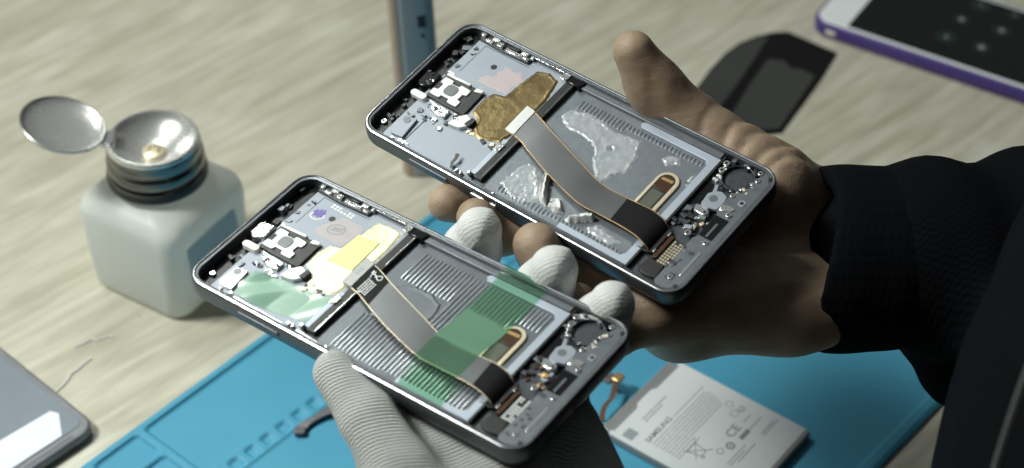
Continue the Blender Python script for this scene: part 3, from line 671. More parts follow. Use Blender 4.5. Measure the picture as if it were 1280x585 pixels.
        mb.add(pts, [(j * (nx + 1) + i, j * (nx + 1) + i + 1, (j + 1) * (nx + 1) + i + 1, (j + 1) * (nx + 1) + i) for j in range(len(vv) - 1) for i in range(nx)])
        obj('green_sheet', mb, 'greenfilm', p, smooth=80)
        lump('smooth_patch', [(66.5, 26), (66, 40), (67.5, 44), (76, 46), (83, 44.6), (86, 42), (87, 36), (86, 27), (76, 24)], -3.7, .35, 'bay', p, .5, 21, .25, .3)
    else:
        A = [(62.5, 50), (64.5, 54.5), (71, 56), (78, 55.6), (84, 54), (90, 55), (96, 55.5), (99.5, 48), (100.5, 40.5), (97, 36), (95.8, 30.5), (93, 30), (90.5, 34), (86, 38), (84.5, 42), (81, 44.5), (75, 46), (68.5, 46), (64, 48)]
        lump('dried_glue', A, -3.58, .34, 'glue', p, .35, 31, .5, .6, hole=(88.5, 46.2, 1.0), wv=.8)
        lump('dried_glue', [(64, 10), (65, 20), (68, 24), (72, 23), (76, 18), (82, 12), (80, 8), (70, 7)], -3.6, .3, 'glue', p, .4, 36, .5, .8)
        lump('peeled_glue', [(75, 25), (77, 26), (79, 21), (82, 16), (84, 12.6), (85.5, 10.6), (83, 10.8), (80, 13), (77, 18)], -3.5, 2.3, 'gluewhite', p, .3, 41, .28, .25, wv=.5)
        lump('peeled_glue', [(85, 14), (88, 16), (91, 14), (93, 11.5), (90, 10), (86, 11)], -3.5, 1.6, 'gluewhite', p, .4, 45, .28, .25, wv=.5)
        lump('peeled_glue', [(95, 9.6), (98, 12.4), (101, 15.4), (104, 16.8), (105, 14.2), (101, 11.5), (97.5, 9)], -3.5, 2.3, 'gluewhite', p, .4, 47, .28, .25, wv=.5)
        lump('dried_glue', [(104, 11), (107, 14), (113, 13), (118, 12), (117, 9.4), (108, 9)], -3.6, .35, 'glue', p, .4, 51, .5, .95)
        lump('dried_glue', [(108, 53), (110, 56), (113, 57), (114.5, 54), (112, 52.4), (110, 51)], -3.6, .4, 'glue', p, .4, 53, .5, .95)
        lump('dried_glue', [(122, 46.5), (121.5, 52), (123, 53), (123.2, 47)], -3.6, .4, 'glue', p, .4, 55, .5, .95)
    # bottom section: deck, vibration motor recess, plate, screws, pads, openings
    deck = obj('bottom_deck', MB().prism([(139.9, 4), (140.1, 27), (141, 28.5), (141, 41), (139.8, 42.5), (140, 50), (141.4, 53), (143.8, 57), (144.2, 66.5), (146.5, 66.3), (149.2, 62), (149.2, 7), (146, 2.6), (142, 2.4)], -5, -.95), 'deck', p, bevel=.3)
    obj('usb_opening', MB().prism([(141.2, 29.2), (146.9, 29.3), (146.9, 40.2), (141.2, 40.2)], -2, -.9), 'blackgloss', deck)
    obj('usb_ridge', MB().box(143.6, 30, -1.2, 144.4, 37, -.82), 'deck', deck)
    obj('grille_slot', MB().prism(rrect(146.1, 10.6, 147.2, 23, .5, 4), -1.6, -.78), 'silver', deck, bevel=.1)
    obj('square_port', MB().prism(rrect(144.6, 48.2, 147.2, 51, .5, 3), -1.6, -.7), 'mid', deck, bevel=.15); obj('square_port_well', MB().prism(rrect(145.2, 48.9, 146.6, 50.3, .3, 3), -1.2, -.66), 'black', deck)
    vm = obj('motor_ring', MB().ring(137.4, 59.6, 5.9, 6.3, -4.6, -1.9, 36), 'dkgrey', p, bevel=.2)
    obj('motor_well', MB().cyl(137.4, 59.6, 6.05, -4.6, -3.4, 36), 'dkgrey', vm)
    obj('motor_pad', MB().cyl(137.8, 58.4, 3.9, -3.5, -3.2, 30), 'dkgrey', vm, bevel=.3)
    pl = obj('contact_plate', MB().prism([(132.9, 42.4), (132.4, 47.4), (133.4, 49), (132.2, 52.6), (133.6, 52.8), (134.6, 50.2), (136.4, 50.9), (139.4, 49.8), (140, 46), (139.4, 42.5), (137, 42), (136.6, 40.8), (134.7, 41)], -3, -1.6), 'mid', p, bevel=.25)
    obj('plate_hole', MB().cyl(135.6, 46.4, 1.65, -2, -1.56, 22), 'greybtn', pl)
    obj('motor_slot', MB().prism([(128, 42.2), (128, 53), (129.6, 54), (132, 53.2), (132.2, 42.4)], -4.6, -4.1), 'blackgloss', p)
    bits(p, 'contact_piece', (131, 52.6, 144, 54.6), 7, -2.6, ['silver', 'dkgrey', 'whitebracket', 'black'], rnd, 1.2, .7, 2.)
    bits(p, 'contact_piece', (131, 64.6, 142, 66.4), 8, -3.4, ['dkgrey', 'silver', 'black', 'deck'], rnd, 1.8, .7, 2.2)
    bits(p, 'gold_piece', (134, 30, 140, 37.5), 8, -3.6, ['silver', 'goldpale', 'mid', 'gold'], rnd, 2.2, .8, 3.)
    bits(p, 'contact_piece', (128.6, 54, 131.6, 65), 9, -4.2, ['silver', 'dkgrey', 'whitebracket'], rnd, 2.4, .7, 2.0)
    bits(p, 'contact_piece', (141.4, 52, 145, 61), 7, -1.3, ['silver', 'goldpale', 'whitebracket', 'dkgrey'], rnd, .7, .6, 1.9)
    bits(p, 'board_piece', (128, 28, 133, 41), 12, -4.3, ['black', 'dkgrey', 'black', 'deck', 'brownchip'], rnd, 2.0, 1., 3.2)
    bits(p, 'board_piece', (139.6, 5, 145, 27), 10, -1.2, ['dkgrey', 'deck', 'dkgrey'], rnd, .5, .8, 2.6)
    obj('contact_arm', MB().prism([(131.4, 41.2), (132.4, 38.4), (136.6, 37.8), (138.4, 39), (137.6, 41.2), (133, 42)], -3.6, -1.9), 'silver', p, bevel=.35)
    obj('contact_arm', MB().prism([(140.6, 42.4), (145, 43.6), (146, 46), (143, 46.6), (140.2, 45.4)], -1.6, -.6), 'silver', p, bevel=.35)
    for u, v, w in ((136.6, 39.5, -1.7), (141.0, 50.9, -.7), (143.5, 65.1, -.7), (144.6, 61.6, -.7), (145.2, 42.3, -.5), (136.9, 28.6, -1.9), (145.6, 27.4, -.7), (144.2, 8.0, -.7), (130.1, 59.7, -2), (129.6, 63.3, -2)): screw(p, u, v, w, 1.35 if w < -1 else 1.1)
    pad = obj('pad_board', MB().prism([(134.6, 11.6), (139.7, 11.6), (139.9, 23.8), (134.8, 23.8)], -4.4, -2.7), 'black', p, bevel=.15)
    mb = MB()
    for i in range(4):
        for j in range(9):
            if rnd.random() < .92: mb.box(135.1 + i * 1.15, 12.2 + j * 1.27, -2.8, 135.85 + i * 1.15, 12.95 + j * 1.27, -2.58)
    o = obj('pad_print', mb, 'whiteprint' if good else 'goldpale', pad)
    obj('antenna_block', MB().prism([(130.6, 6.4), (131.6, 12.6), (138.4, 12), (139.2, 5.6), (134, 5)], -4.4, -2.9), 'black', p, bevel=.3)
    obj('cable_shield', MB().prism([(132.4, 13), (134.2, 13), (134.2, 24.6), (132.4, 24.6)], -4.4, -2.4), 'brownchip', p, bevel=.2)
    obj('tray_wall', MB().box(126.7, 3, -4.6, 127.6, W_ - 3, -2.5), 'black', p)

low = thing('opened_phone', 'opened phone chassis with green film and gold foil, held in the white gloved hand', 'phone', matrix=LOW, group='opened phone chassis')
phone(low, True)
upp = thing('opened_phone', 'opened phone chassis with copper tape and torn dried glue, held in the bare hand', 'phone', matrix=UPP, group='opened phone chassis')
phone(upp, False)

# ------------------------------------------------------------------ the person's hands and sleeves
def Lw(u, v, w): q = LOW @ Vector((u * S, v * S, w * S)); return np.array(q) / S
def Uw(u, v, w): q = UPP @ Vector((u * S, v * S, w * S)); return np.array(q) / S
per = thing('person', 'person in a dark hooded top holding up two opened phones, one hand gloved, one bare', 'person', (420, 430, 0))
per_inv = (420, 430, 0)

def ray_pt(px, py, z):      # world point at height z on a sight line of the photograph
    f, P_ = 2400., R_(41.3); x, y = (px - 640) / f, (292.5 - py) / f
    d = np.array([x, y * math.sin(P_) + math.cos(P_), y * math.cos(P_) - math.sin(P_)]); return np.array([0, 0, 650.]) + d * (z - 650.) / d[2]
# gloved hand under the lower phone
G_tips = [Lw(76.4, 77.5, .8), Lw(110.6, 76.6, .2), Lw(136.4, 75, -1.8)]
G_f = [([Lw(92, 14, -24), Lw(77, 58, -23), Lw(72.8, 76.5, -10.5), G_tips[0]], [11, 10, 10.8, 8.6]),
       ([Lw(108, 14, -25), Lw(108, 58, -24), Lw(106.4, 75.6, -11), G_tips[1]], [11, 10, 10.9, 8.8]),
       ([Lw(123, 12, -25), Lw(130, 54, -24), Lw(132.4, 73.6, -12.5), G_tips[2]], [11, 10, 10.6, 8.4]),
       ([Lw(138, 6, -25), Lw(141, 24, -25), Lw(142, 32, -24), Lw(142, 37, -22)], [10, 8.2, 7.4, 6.5])]
G_thumb = ([ray_pt(575, 700, 140), ray_pt(503, 592, 158), ray_pt(461, 521, 166), ray_pt(419, 466, 172)], [16, 11.6, 10.6, 8.0])
wr = ray_pt(705, 735, 125)
def f_glove(P):
    d = None
    for a, b, ra, rb in ((wr, Lw(92, 14, -24), 24, 13), (wr, Lw(108, 14, -25), 24, 13), (wr, Lw(123, 12, -25), 24, 13), (wr, Lw(138, 6, -25), 24, 12),
                         (ray_pt(600, 690, 135), Lw(104, -10, -28), 15, 12), (ray_pt(748, 625, 140), ray_pt(712, 535, 146), 13, 11.5)):
        c = cap(P, a, b, ra, rb); d = c if d is None else smin(d, c, 7)
    palm = d; out = d
    for pts, r in G_f: out = np.minimum(out, smin(palm, chain(P, pts, r), 5))
    out = np.minimum(out, smin(palm, chain(P, *G_thumb), 8))
    # soft folds of loose cloth
    out = out + .35 * np.sin(P[..., 0] * .28 + P[..., 1] * .22) * np.sin(P[..., 1] * .17 - P[..., 2] * .3)
    # crumpled coating seams on the fingertips
    for tpt, (pts, _) in zip(G_tips, G_f):      # a puckered seam runs over each tip along the finger
        q = P - tpt; rr = np.linalg.norm(q, axis=-1); ax_ = tpt - pts[2]; ax_ /= np.linalg.norm(ax_)
        sd = np.cross(ax_, np.array([0, -.66, .75])); sd /= np.linalg.norm(sd); along, side = q @ ax_, q @ sd
        sw = side - 1.2 + .5 * np.sin(along * .9)
        out = out - (.85 + .3 * np.sin(along * 2.1)) * np.exp(-sw ** 2 / .9) * np.exp(-rr * rr / 190) + .5 * np.exp(-(sw - 2.1) ** 2 / .8) * np.exp(-rr * rr / 150) - .3 * np.exp(-(sw + 2.6) ** 2 / .8) * np.exp(-rr * rr / 120)
    return out
allp = np.array([p for pts, _ in G_f for p in pts] + G_thumb[0] + [wr])
V, Q = surface_nets(f_glove, allp.min(0) - 32, allp.max(0) + 26, 1.35, 2)
off = np.array(per_inv, float)
def pick_tip(c):
    d = np.min([np.linalg.norm(c - t_, axis=1) for t_ in G_tips], axis=0); return d < 25
V0 = V.copy()
gl = body_obj('work_glove', V - off, Q, ['glove', 'glovetip'], per, lambda c: pick_tip(c + off)); gl['label'] = 'white knitted work glove with coated fingertips'

# bare hand under the upper phone
B_f = [([Uw(92, 46, -22), Uw(64, 22, -19), Uw(52, 4, -17), Uw(48.6, -4.5, -11)], [11, 9.4, 8.6, 7.6]),
       ([Uw(106, 34, -23), Uw(82, 14, -20), Uw(70, -1, -18), Uw(65.5, -6.6, -6)], [11.5, 9.6, 8.8, 7.6]),
       ([Uw(120, 22, -24), Uw(106, 6, -22), Uw(99.5, -6.8, -15), Uw(95.6, -7.6, -.6)], [11.5, 9.8, 9.6, 8.8]),
       ([Uw(134, 8, -27), Uw(130, -9, -26), Uw(123, -15, -20), Uw(118, -13.5, -11)], [11.5, 9, 8, 7])]
B_thumb = ([ray_pt(955, 238, 168), ray_pt(868, 168, 182), ray_pt(818, 108, 200), ray_pt(792, 64, 214)], [21, 14.5, 10.8, 8.2])
wA, wB = ray_pt(1035, 268, 150), ray_pt(1035, 374, 142)
def f_bare(P):
    d = None
    for a, b, ra, rb in ((wA, Uw(92, 46, -22), 14, 12), (wA, Uw(106, 34, -23), 15, 12), (wB, Uw(120, 22, -24), 14, 13), (wB, Uw(134, 8, -27), 14, 13), (ray_pt(985, 262, 152), Uw(92, 46, -22), 18, 12), (ray_pt(985, 262, 152), ray_pt(985, 384, 140), 17, 17),
                         (wA, wB, 13, 13), (wA, ray_pt(1085, 292, 148), 13, 12), (wB, ray_pt(1085, 345, 146), 13, 12),
                         (ray_pt(985, 384, 140), ray_pt(850, 392, 140), 17, 17), (ray_pt(850, 392, 140), Uw(134, 8, -27), 17, 12)):
        c = cap(P, a, b, ra, rb); d = c if d is None else smin(d, c, 9)
    th = chain(P, *B_thumb, 5); palm = smin(d, th, 10); out = palm
    for pts, r in B_f: out = np.minimum(out, smin(palm, chain(P, pts, r), 4))
    # skin creases across the web between thumb and wrist, and palm lines
    for a, b, dep in ((ray_pt(930, 148, 190), ray_pt(905, 178, 190), .8), (ray_pt(952, 165, 188), ray_pt(925, 192, 188), .9), (ray_pt(975, 186, 186), ray_pt(945, 207, 186), 1.), (ray_pt(995, 206, 182), ray_pt(960, 226, 182), .8),
                      (ray_pt(905, 136, 190), ray_pt(884, 162, 190), .6), (ray_pt(830, 96, 205), ray_pt(808, 120, 205), .5), (ray_pt(840, 108, 203), ray_pt(815, 128, 203), .4),
                      (ray_pt(1005, 300, 165), ray_pt(930, 350, 160), .8), (ray_pt(1010, 340, 165), ray_pt(900, 420, 150), .8)):
        c = cap(P, a, b, .2, .2); out = out + 1.7 * dep * np.exp(-(np.maximum(c - 5, 0) ** 2) / 4) * np.exp(-((cap(P, a - np.array([0, 0, 60]), a + np.array([0, 0, 60]), .1, .1) * 0) ** 2)) * np.exp(-(plane_d(P, a, b) ** 2) / 1.4)
    return out
def plane_d(P, a, b):       # distance to the vertical plane through a and b
    n = np.cross(b - a, np.array([0, .5, .85])); n /= np.linalg.norm(n); return (P - a) @ n
allp = np.array([p for pts, _ in B_f for p in pts] + B_thumb[0] + [wA, wB, ray_pt(1110, 270, 150)])
V, Q = surface_nets(f_bare, allp.min(0) - 24, allp.max(0) + 24, 1.4, 2)
body_obj('bare_hand', V - off, Q, ['skin'], per)

# hooded top: right sleeve, chest, left sleeve
sh = np.array([430, 560, 330.])
c0, c1, c2, el = ray_pt(1030, 326, 146), ray_pt(1100, 323, 146), ray_pt(1165, 318, 146), np.array([330, 574, 150.])
def f_hood(P):
    d = smin(cap(P, c2, el, 37, 43), cap(P, el, sh, 43, 60), 20)
    d = smin(d, cap(P, c1, c2, 34, 37), 6)
    ch = smin(cap(P, (410, 470, 40), (430, 470, 420), 185, 190), cap(P, (302, 398, 60), (302, 398, 190), 163, 163), 30)
    ch = smin(ch, cap(P, (335, 505, 100), (430, 520, 110), 126, 150), 20)
    ch = smin(ch, cap(P, (190, 562, 88), (330, 545, 90), 24, 62), 12)
    left = smin(cap(P, (400, 320, 330), (250, 300, 110), 60, 50), cap(P, (250, 300, 110), wr - np.array([0, 10, 8]), 48, 36), 20)
    d = smin(d, ch, 30); d = smin(d, left, 25)
    s = P[..., 0]
    d = d + 2.6 * np.sin(s * .115 + P[..., 1] * .03 + 1.1) * np.exp(-((s - 195) / 60) ** 2) + 1.2 * np.sin(s * .21 + P[..., 1] * .06 - P[..., 2] * .05)
    return d
V, Q = surface_nets(f_hood, np.array([0, 200, -5.]), np.array([650, 760, 640.]), 5., 2)
hd = body_obj('hooded_top', V - off, Q, ['hoodie'], per)
def f_cuff(P):
    d = smin(cap(P, c0 - np.array([34, 0, 0]), c1, 36.5, 35), cap(P, c1, c2, 35, 34), 5)
    inner = cap(P, c0 - np.array([50, 0, 0]), c0 + np.array([14, 0, 0]), 31.5, 29)
    ang = np.arctan2(P[..., 2] - 146, P[..., 1] - c0[1])
    d = d + .18 * np.sin(ang * 46) - 1.6 * np.exp(-((P[..., 0] - c0[0] - 6) / 9) ** 2)
    return np.maximum(np.maximum(d, -inner), (c0[0] + 1 - 11 * ((P[..., 1] - c0[1]) / 40) ** 2) - P[..., 0])
V, Q = surface_nets(f_cuff, c0 - 48, c2 + np.array([20, 48, 48]), 1.5, 1)
body_obj('sleeve_cuff', V - off, Q, ['cuff'], hd)
def on_hood(px, py):        # where a sight line first meets the cloth
    a, b = ray_pt(px, py, 640.), ray_pt(px, py, 0.); T_ = np.linspace(0, 1, 900)[:, None]; L = a + (b - a) * T_
    k = int(np.argmax(f_hood(L) < .3)); return L[k]
zi = interp([on_hood(*q) for q in ((1300, 425), (1286, 462), (1273, 498), (1259, 540), (1246, 582), (1236, 620))], 27); mb = MB()
for q in zi[::1]:
    mb.box(q[0] - 1.2 - off[0], q[1] - .8 - off[1], q[2] - 1 - off[2], q[0] + 1.2 - off[0], q[1] + .8 - off[1], q[2] + 1.4 - off[2])
obj('zipper', mb, 'zip', hd, bevel=.3)

# ------------------------------------------------------------------ solvent bottle
bt = thing('pump_bottle', 'milky white square solvent bottle with open chrome flip lid standing on the wood', 'bottle', (-170, 712, 0), R_(-32))
def sec(w, r, z, circ=0.):
    a = rrect(-w / 2, -w / 2, w / 2, w / 2, r, 9); out = []
    for x, y in a:
        t_ = math.atan2(y, x); out.append((x * (1 - circ) + 22 * math.cos(t_) * circ, y * (1 - circ) + 22 * math.sin(t_) * circ, z))
    return out
lp = [sec(46, 7, 0), sec(54, 8, .5), sec(57, 9, 2), sec(58.4, 9, 5), sec(60, 9, 25), sec(61.2, 9, 46), sec(60.8, 9.5, 50), sec(58.6, 10, 53.6), sec(53, 12, 57, .12), sec(46, 14, 59.5, .5), sec(44, 15, 61.5, .9), sec(44, 15, 66, 1.)]
obj('bottle_body', MB().loft(lp), 'hdpe', bt, smooth=60)
st = [(14, 12), (-14, 18), (-12, 46), (18, 40)]
obj('sticker', MB().add([(29.9, -17, 14), (30.3, 19, 25), (30.85, 16, 43.4), (30.85, -19.5, 42.5)], [(0, 1, 2, 3)]).add([(29.2, -17, 14), (29.2, 19, 25), (29.2, 16, 43.4), (29.2, -19.5, 42.5)], [(3, 2, 1, 0)]), 'sticker_grey', bt, smooth=0)
obj('collar', MB().lathe([(19, 63), (23.2, 63.2), (23.6, 64.5), (23.6, 68.5), (22.6, 69.6), (22.8, 70.2), (23.4, 71.6), (23.2, 75.5), (22.2, 76.6), (22.2, 78), (22.5, 79), (22.4, 82), (21.6, 84), (20, 84)], 72), 'chromedark', bt, smooth=45)
obj('collar_ring', MB().lathe([(22.8, 63.4), (24, 63.5), (24.2, 65), (24, 67.6), (23.2, 67.8)], 72), 'black', bt, smooth=45)
dish = obj('pump_dish', MB().lathe([(21.9, 82.6), (22, 84.4), (21.4, 85.4), (20.2, 85.5), (19.2, 84.3), (17.6, 81.8), (11, 78.4), (7, 76.6), (5.4, 76.4)], 72), 'dishmetal', bt, smooth=50)
nz = obj('nozzle', MB().lathe([(5.6, 76.2), (5.4, 77.6), (4.6, 78), (.01, 78.1)], 40), 'goldpale', dish, smooth=45)
mb = MB()
for i in range(6): mb.cyl(2.6 * math.cos(i * 1.047), 2.6 * math.sin(i * 1.047), .62, 77.8, 78.25, 10)
obj('nozzle_hole', mb, 'brownchip', nz)
lid = obj('flip_lid', MB().lathe([(.01, 1.6), (10, 1.9), (17, 2.9), (20, 4.2), (21, 5.0), (21.3, 5.6), (21.6, 5.4), (21.8, 4.4), (21.0, 3.2), (18, 1.6), (10, .5), (.01, .1)], 72), 'dishmetal', bt, smooth=60)
hx = Matrix.Rotation(R_(32), 4, 'Z') @ Matrix.Translation((-21.6 * S, 0, 85.2 * S)) @ Matrix.Rotation(R_(18), 4, 'Y') @ Matrix.Translation((-21.2 * S, 0, -3.2 * S)) @ Matrix.Scale(.93, 4)
lid.matrix_local = hx
hg = obj('lid_hinge', MB().box(-3, -5, -2, 4, 5, 1.2), 'chrome', bt, bevel=.6); hg.matrix_local = Matrix.Rotation(R_(32), 4, 'Z') @ Matrix.Translation((-21.6 * S, 0, 84.6 * S))

# ------------------------------------------------------------------ slim standing device behind
dv = thing('slim_device', 'slim upright bronze and slate device with a dark port, behind the phones', 'device', (-46, 792, 0), R_(4))
obj('shell', MB().loft([[(x, y, z) for x, y in rrect(-9, -7, 11, 9, 5, 7)] for z in (0, 175)]), 'slate', dv, bevel=1.5)
obj('side_shell', MB().loft([[(x, y, z) for x, y in rrect(-12, -6.4, -.5, 8.6, 4.5, 7)] for z in (.5, 174)]), 'bronze', dv, bevel=1.5)
obj('port_slot', MB().prism(rrect(2.4, -7.25, 6.6, -6.6, .2, 2), 97, 104), 'black', dv)
mb = MB().cyl(0, 0, 1.1, -.3, .3, 16); ho = obj('microphone_hole', mb, 'black', dv); ho.matrix_local = Matrix.Translation((4.6 * S, -7.0 * S, 92 * S)) @ Matrix.Rotation(R_(90), 4, 'X')
dv.rotation_euler = (0, R_(-2.2), R_(4))

# ------------------------------------------------------------------ phone in purple case
pp = thing('phone_in_case', 'white phone with a dark screen lying in a glossy purple case on the wood', 'phone', (172, 917, 0), math.atan2(-.53, .85))
obj('case', MB().loft([[(x, y, z) for x, y in rrect(i, i, 152 - i, 76 - i, 11 - i, 8)] for i, z in ((2.5, .2), (.6, 1.4), (0, 4), (.1, 8), (.6, 9.6), (1.2, 10))]), 'purple', pp, smooth=50)
obj('front_panel', MB().prism(rrect(2.2, 2.2, 149.8, 73.8, 9.2, 8), 8, 10.5), 'whitefront', pp, bevel=.5)
sc = obj('screen', MB().prism(rrect(22, 4.2, 132, 71.8, .8, 3), 10, 10.62), 'screen', pp)
gm, nt, bb = new_mat('dim_icon_green'); bb.inputs['Base Color'].default_value = (.003, .006, .004, 1); bb.inputs['Emission Color'].default_value = (.10, .20, .14, 1); bb.inputs['Emission Strength'].default_value = .05; bb.inputs['Roughness'].default_value = .1; M['icongreen'] = gm
gm, nt, bb = new_mat('dim_icon_white'); bb.inputs['Base Color'].default_value = (.02, .02, .02, 1); bb.inputs['Emission Color'].default_value = (.6, .66, .64, 1); bb.inputs['Emission Strength'].default_value = .22; bb.inputs['Roughness'].default_value = .1; M['iconwhite'] = gm
for x, y, hr, gr in ((75.2, 45.7, 4.6, 1.7), (79.5, 65.6, 6.4, .9), (98.9, 47.3, 5.6, 1.7), (74.4, 24.6, 6.2, 1.2), (95.3, 25.7, 5.4, 2.0), (99.7, 66.2, 4.4, .8)):
    ic = obj('icon', MB().cyl(x, y, hr, 10.3, 10.63, 28), 'icongreen', sc); obj('icon_glyph', MB().cyl(x, y, gr, 10.4, 10.65, 20), 'iconwhite', ic)
obj('case_button', MB().prism(rrect(11, -.35, 17, .4, .3, 3), 4.2, 6.6), 'cream', pp, bevel=.2)

# ------------------------------------------------------------------ smoked plate
gp_ = [(96, 846), (103.1, 862), (113, 881), (121.6, 894.5), (131, 905), (141.6, 912), (151, 915.8), (160.7, 916.6), (186.0, 896.1), (173.9, 871.6), (146.3, 822.5), (136, 821), (125.4, 827)]
gx, gy = 140, 870
pl_ = thing('dark_plate', 'thin smoked plate with one rounded corner and grey film on the wood', 'glass plate', (gx, gy, 0))
sh_ = [(x - gx, y - gy) for x, y in gp_]
obj('plate', MB().prism(sh_, .1, 1.6), 'glassdark', pl_, bevel=.3)
def inset(poly, k):
    c = np.mean(poly, 0); return [tuple(c + (np.array(q) - c) * k) for q in poly]
obj('film', MB().prism([(x - gx, y - gy) for x, y in inset([(97, 846), (103.5, 861), (113, 880), (121.8, 893.5), (131, 903.5), (141.8, 910.6), (150, 913), (128, 868), (112, 838)], .97)], 1.4, 1.72), 'filmgrey', pl_)  # thin grey pieces over the plate, with a black band left between
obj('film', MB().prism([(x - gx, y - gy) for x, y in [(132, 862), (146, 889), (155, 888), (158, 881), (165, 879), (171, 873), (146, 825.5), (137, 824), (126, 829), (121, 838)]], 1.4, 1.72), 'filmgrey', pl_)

# ------------------------------------------------------------------ grey back panel with white sticker
bp_ = thing('phone_back_panel', 'scuffed grey phone back panel with a blank white sticker, lying on the wood', 'phone panel', (-189, 601, 0), math.atan2(.68, -.73))
# local x runs away from the visible corner along the far edge; local y towards the viewer
pn = obj('panel', MB().prism(rrect(0, 0, 150, 71, 8.5, 8), 1.0, 6.2), 'backrim', bp_, bevel=1.6, seg=4)
obj('panel_face', MB().prism(rrect(5.5, 4.2, 145, 66.8, 4, 6), 5.4, 6.5), 'backplate', bp_, bevel=.2)
obj('sticker', MB().prism([(10.5, 19), (13.0, 15.2), (14, 14.4), (60, 14.6), (60, 66), (10.2, 66)][::1], 6, 6.75), 'whitesticker', bp_, bevel=.1) if False else None
obj('sticker', MB().prism([(6.2, 15.5), (18.5, 8.0), (22.5, 10), (26, 66), (7, 66)], 6.2, 6.72), 'whitesticker', bp_, bevel=.1)
obj('edge_slot', MB().prism(rrect(2.2, 12, 3.4, 42, .5, 3), 6.0, 6.32), 'flexgrey', bp_)

# ------------------------------------------------------------------ battery
sx_, sy_ = .6174, .7867
ba = thing('phone_battery', 'flat silver phone battery with printed white label lying on the blue mat', 'battery', (42.5, 595.1, 2.3), math.atan2(sy_, sx_))
# local x = text direction (s), local y = -t
def bq(s_, t_): return (s_, -t_)
def bpoly(*q): return [bq(*k) for k in q]
obj('cell', MB().prism(bpoly((.4, .5), (58.4, .5), (58.4, 73), (.4, 73)), 0, 4.75), 'battery', ba, bevel=1.1, seg=4)
obj('terminal_strip', MB().prism(bpoly((2.5, -4.2), (56.5, -4.2), (56.5, 1), (2.5, 1)), .3, 3.9), 'battery', ba, bevel=.7, seg=3)
obj('label_wrap', MB().prism(bpoly((.8, 1.2), (3, 1.0), (3.4, 2.4), (21.5, 2.4), (24, .6), (35, .6), (37.5, 2.2), (56, 2.2), (56.2, .6), (58.2, .8), (58.2, 70.4), (.8, 70.4)), 4.5, 4.92), 'label', ba, bevel=.12)
TZ = 4.935
letters('lettering', 'SAMSUNG', 3.9, 'print', ba, 7.0, -19.2, TZ, 0, .05, .09, 1.06)
letters('lettering', 'CE', 6.4, 'print', ba, 32.4, -47.0, TZ, 0, .05, .05, 1.1)
rb = random.Random(5)
def dashes(s0, s1, t0, h, m, gap=.45, lo=.7, hi=2.4):
    mb = MB(); x = s0
    while x < s1:
        l = rb.uniform(lo, hi); mb.box(x, -t0, TZ - .05, min(x + l, s1), -t0 + h, TZ + .04); x += l + gap
    return mb
allm = MB()
for i in range(9):
    t0 = 21.4 + i * 1.75; m_ = dashes(7.2 + (i > 5) * .0, (51 if i < 7 else 26) - rb.uniform(0, 3), t0, .62, None); allm.add(m_.v, m_.f)
m_ = dashes(27.5, 52, 18.9, .6, None, .3, .4, 1.2); allm.add(m_.v, m_.f)
obj('lettering', allm, 'printfaint', ba)
allm = MB()
for t0, a, b in ((54.2, 18, 33), (55.8, 18, 30), (57.4, 22, 36), (57.6, 43, 55), (56.2, 43, 54), (50.6, 42, 52), (46, 44, 50)): m_ = dashes(a, b, t0, .55, None, .3, .4, 1.4); allm.add(m_.v, m_.f)
obj('lettering', allm, 'print', ba)
allm = MB()
for t0, a, b in ((9, 17, 36), (10.8, 17, 30)): m_ = dashes(a, b, t0, 1., None, .5, .5, 1.4); allm.add(m_.v, m_.f)
obj('lettering', allm, 'printfaint', ba)
obj('print', MB().prism(rrect(3.2, -12.2, 9.2, -6.6, .6, 3), TZ - .05, TZ + .02), 'printfaint', ba)
mb = MB(); T_ = TZ + .02
for a, b in (((11.6, 41.6), (21.6, 34.2)), ((12.2, 34.4), (21.4, 44)), ((13.2, 35.4), (14.8, 42.2)), ((19.8, 35.4), (18.6, 42.2)), ((14.8, 42.2), (18.6, 42.2)), ((12.6, 35.4), (20.4, 35.4))):
    mb.tube([(*bq(*a), T_), (*bq(*b), T_)], .2, 5)
mb.ring(15, -43, .55, 1., TZ - .03, TZ + .05, 16); obj('bin_symbol', mb, 'print', ba)
mb = MB().ring(28.2, -49, 1.3, 2.2, TZ - .03, TZ + .05, 24).ring(28.2, -49, 0.1, .6, TZ - .03, TZ + .05, 12); obj('ring_symbol', mb, 'print', ba)
mb = MB().ring(22.6, -47.2, 1.4, 1.8, TZ - .03, TZ + .05, 24).ring(49.5, -34.4, 1.7, 2.0, TZ - .03, TZ + .05, 24).ring(46, -39.4, 1.8, 2.1, TZ - .03, TZ + .05, 24); mb.box(48.8, -42, TZ - .03, 49.2, -38.6, TZ + .04); mb.box(51.4, -42, TZ - .03, 51.8, -38.6, TZ + .04); mb.box(48.8, -40.4, TZ - .03, 51.8, -40, TZ + .04); mb.box(49, -42, TZ - .03, 51.6, -41.6, TZ + .04)
obj('certification_symbol', mb, 'print', ba)
mb = MB()
for i in range(5): mb.prism(bpoly((34.4 + i * 1.4, 51.6), (35.6 + i * 1.4, 51.4), (36.2 + i * 1.4, 49.4), (34.8 + i * 1.4, 49)), TZ - .03, TZ + .05)
obj('lettering', mb, 'print', ba)
fx = [(10, 2.5, 3), (6, 6, 4), (12, 9.5, 5.5), (19, 10, 6.5), (24, 12.5, 7.2), (27, 13.5, 8)]
Lf = interp([(x - .9, y + .9, z) for x, y, z in fx], 22); Rf = interp([(x + .9, y - .9, z) for x, y, z in fx], 22)
flx = obj('battery_flex', MB().strip(Lf, Rf, .3), 'flexbrown', ba, smooth=60)
obj('flex_plug', MB().prism(rrect(26, 11.6, 31.5, 16, .8, 3), 7.2, 9.4), 'gold', flx, bevel=.4)
obj('flex_plug_back', MB().prism(rrect(24, 15, 30, 21, 1, 3), 6.4, 8.2), 'flexgrey', flx, bevel=.4)

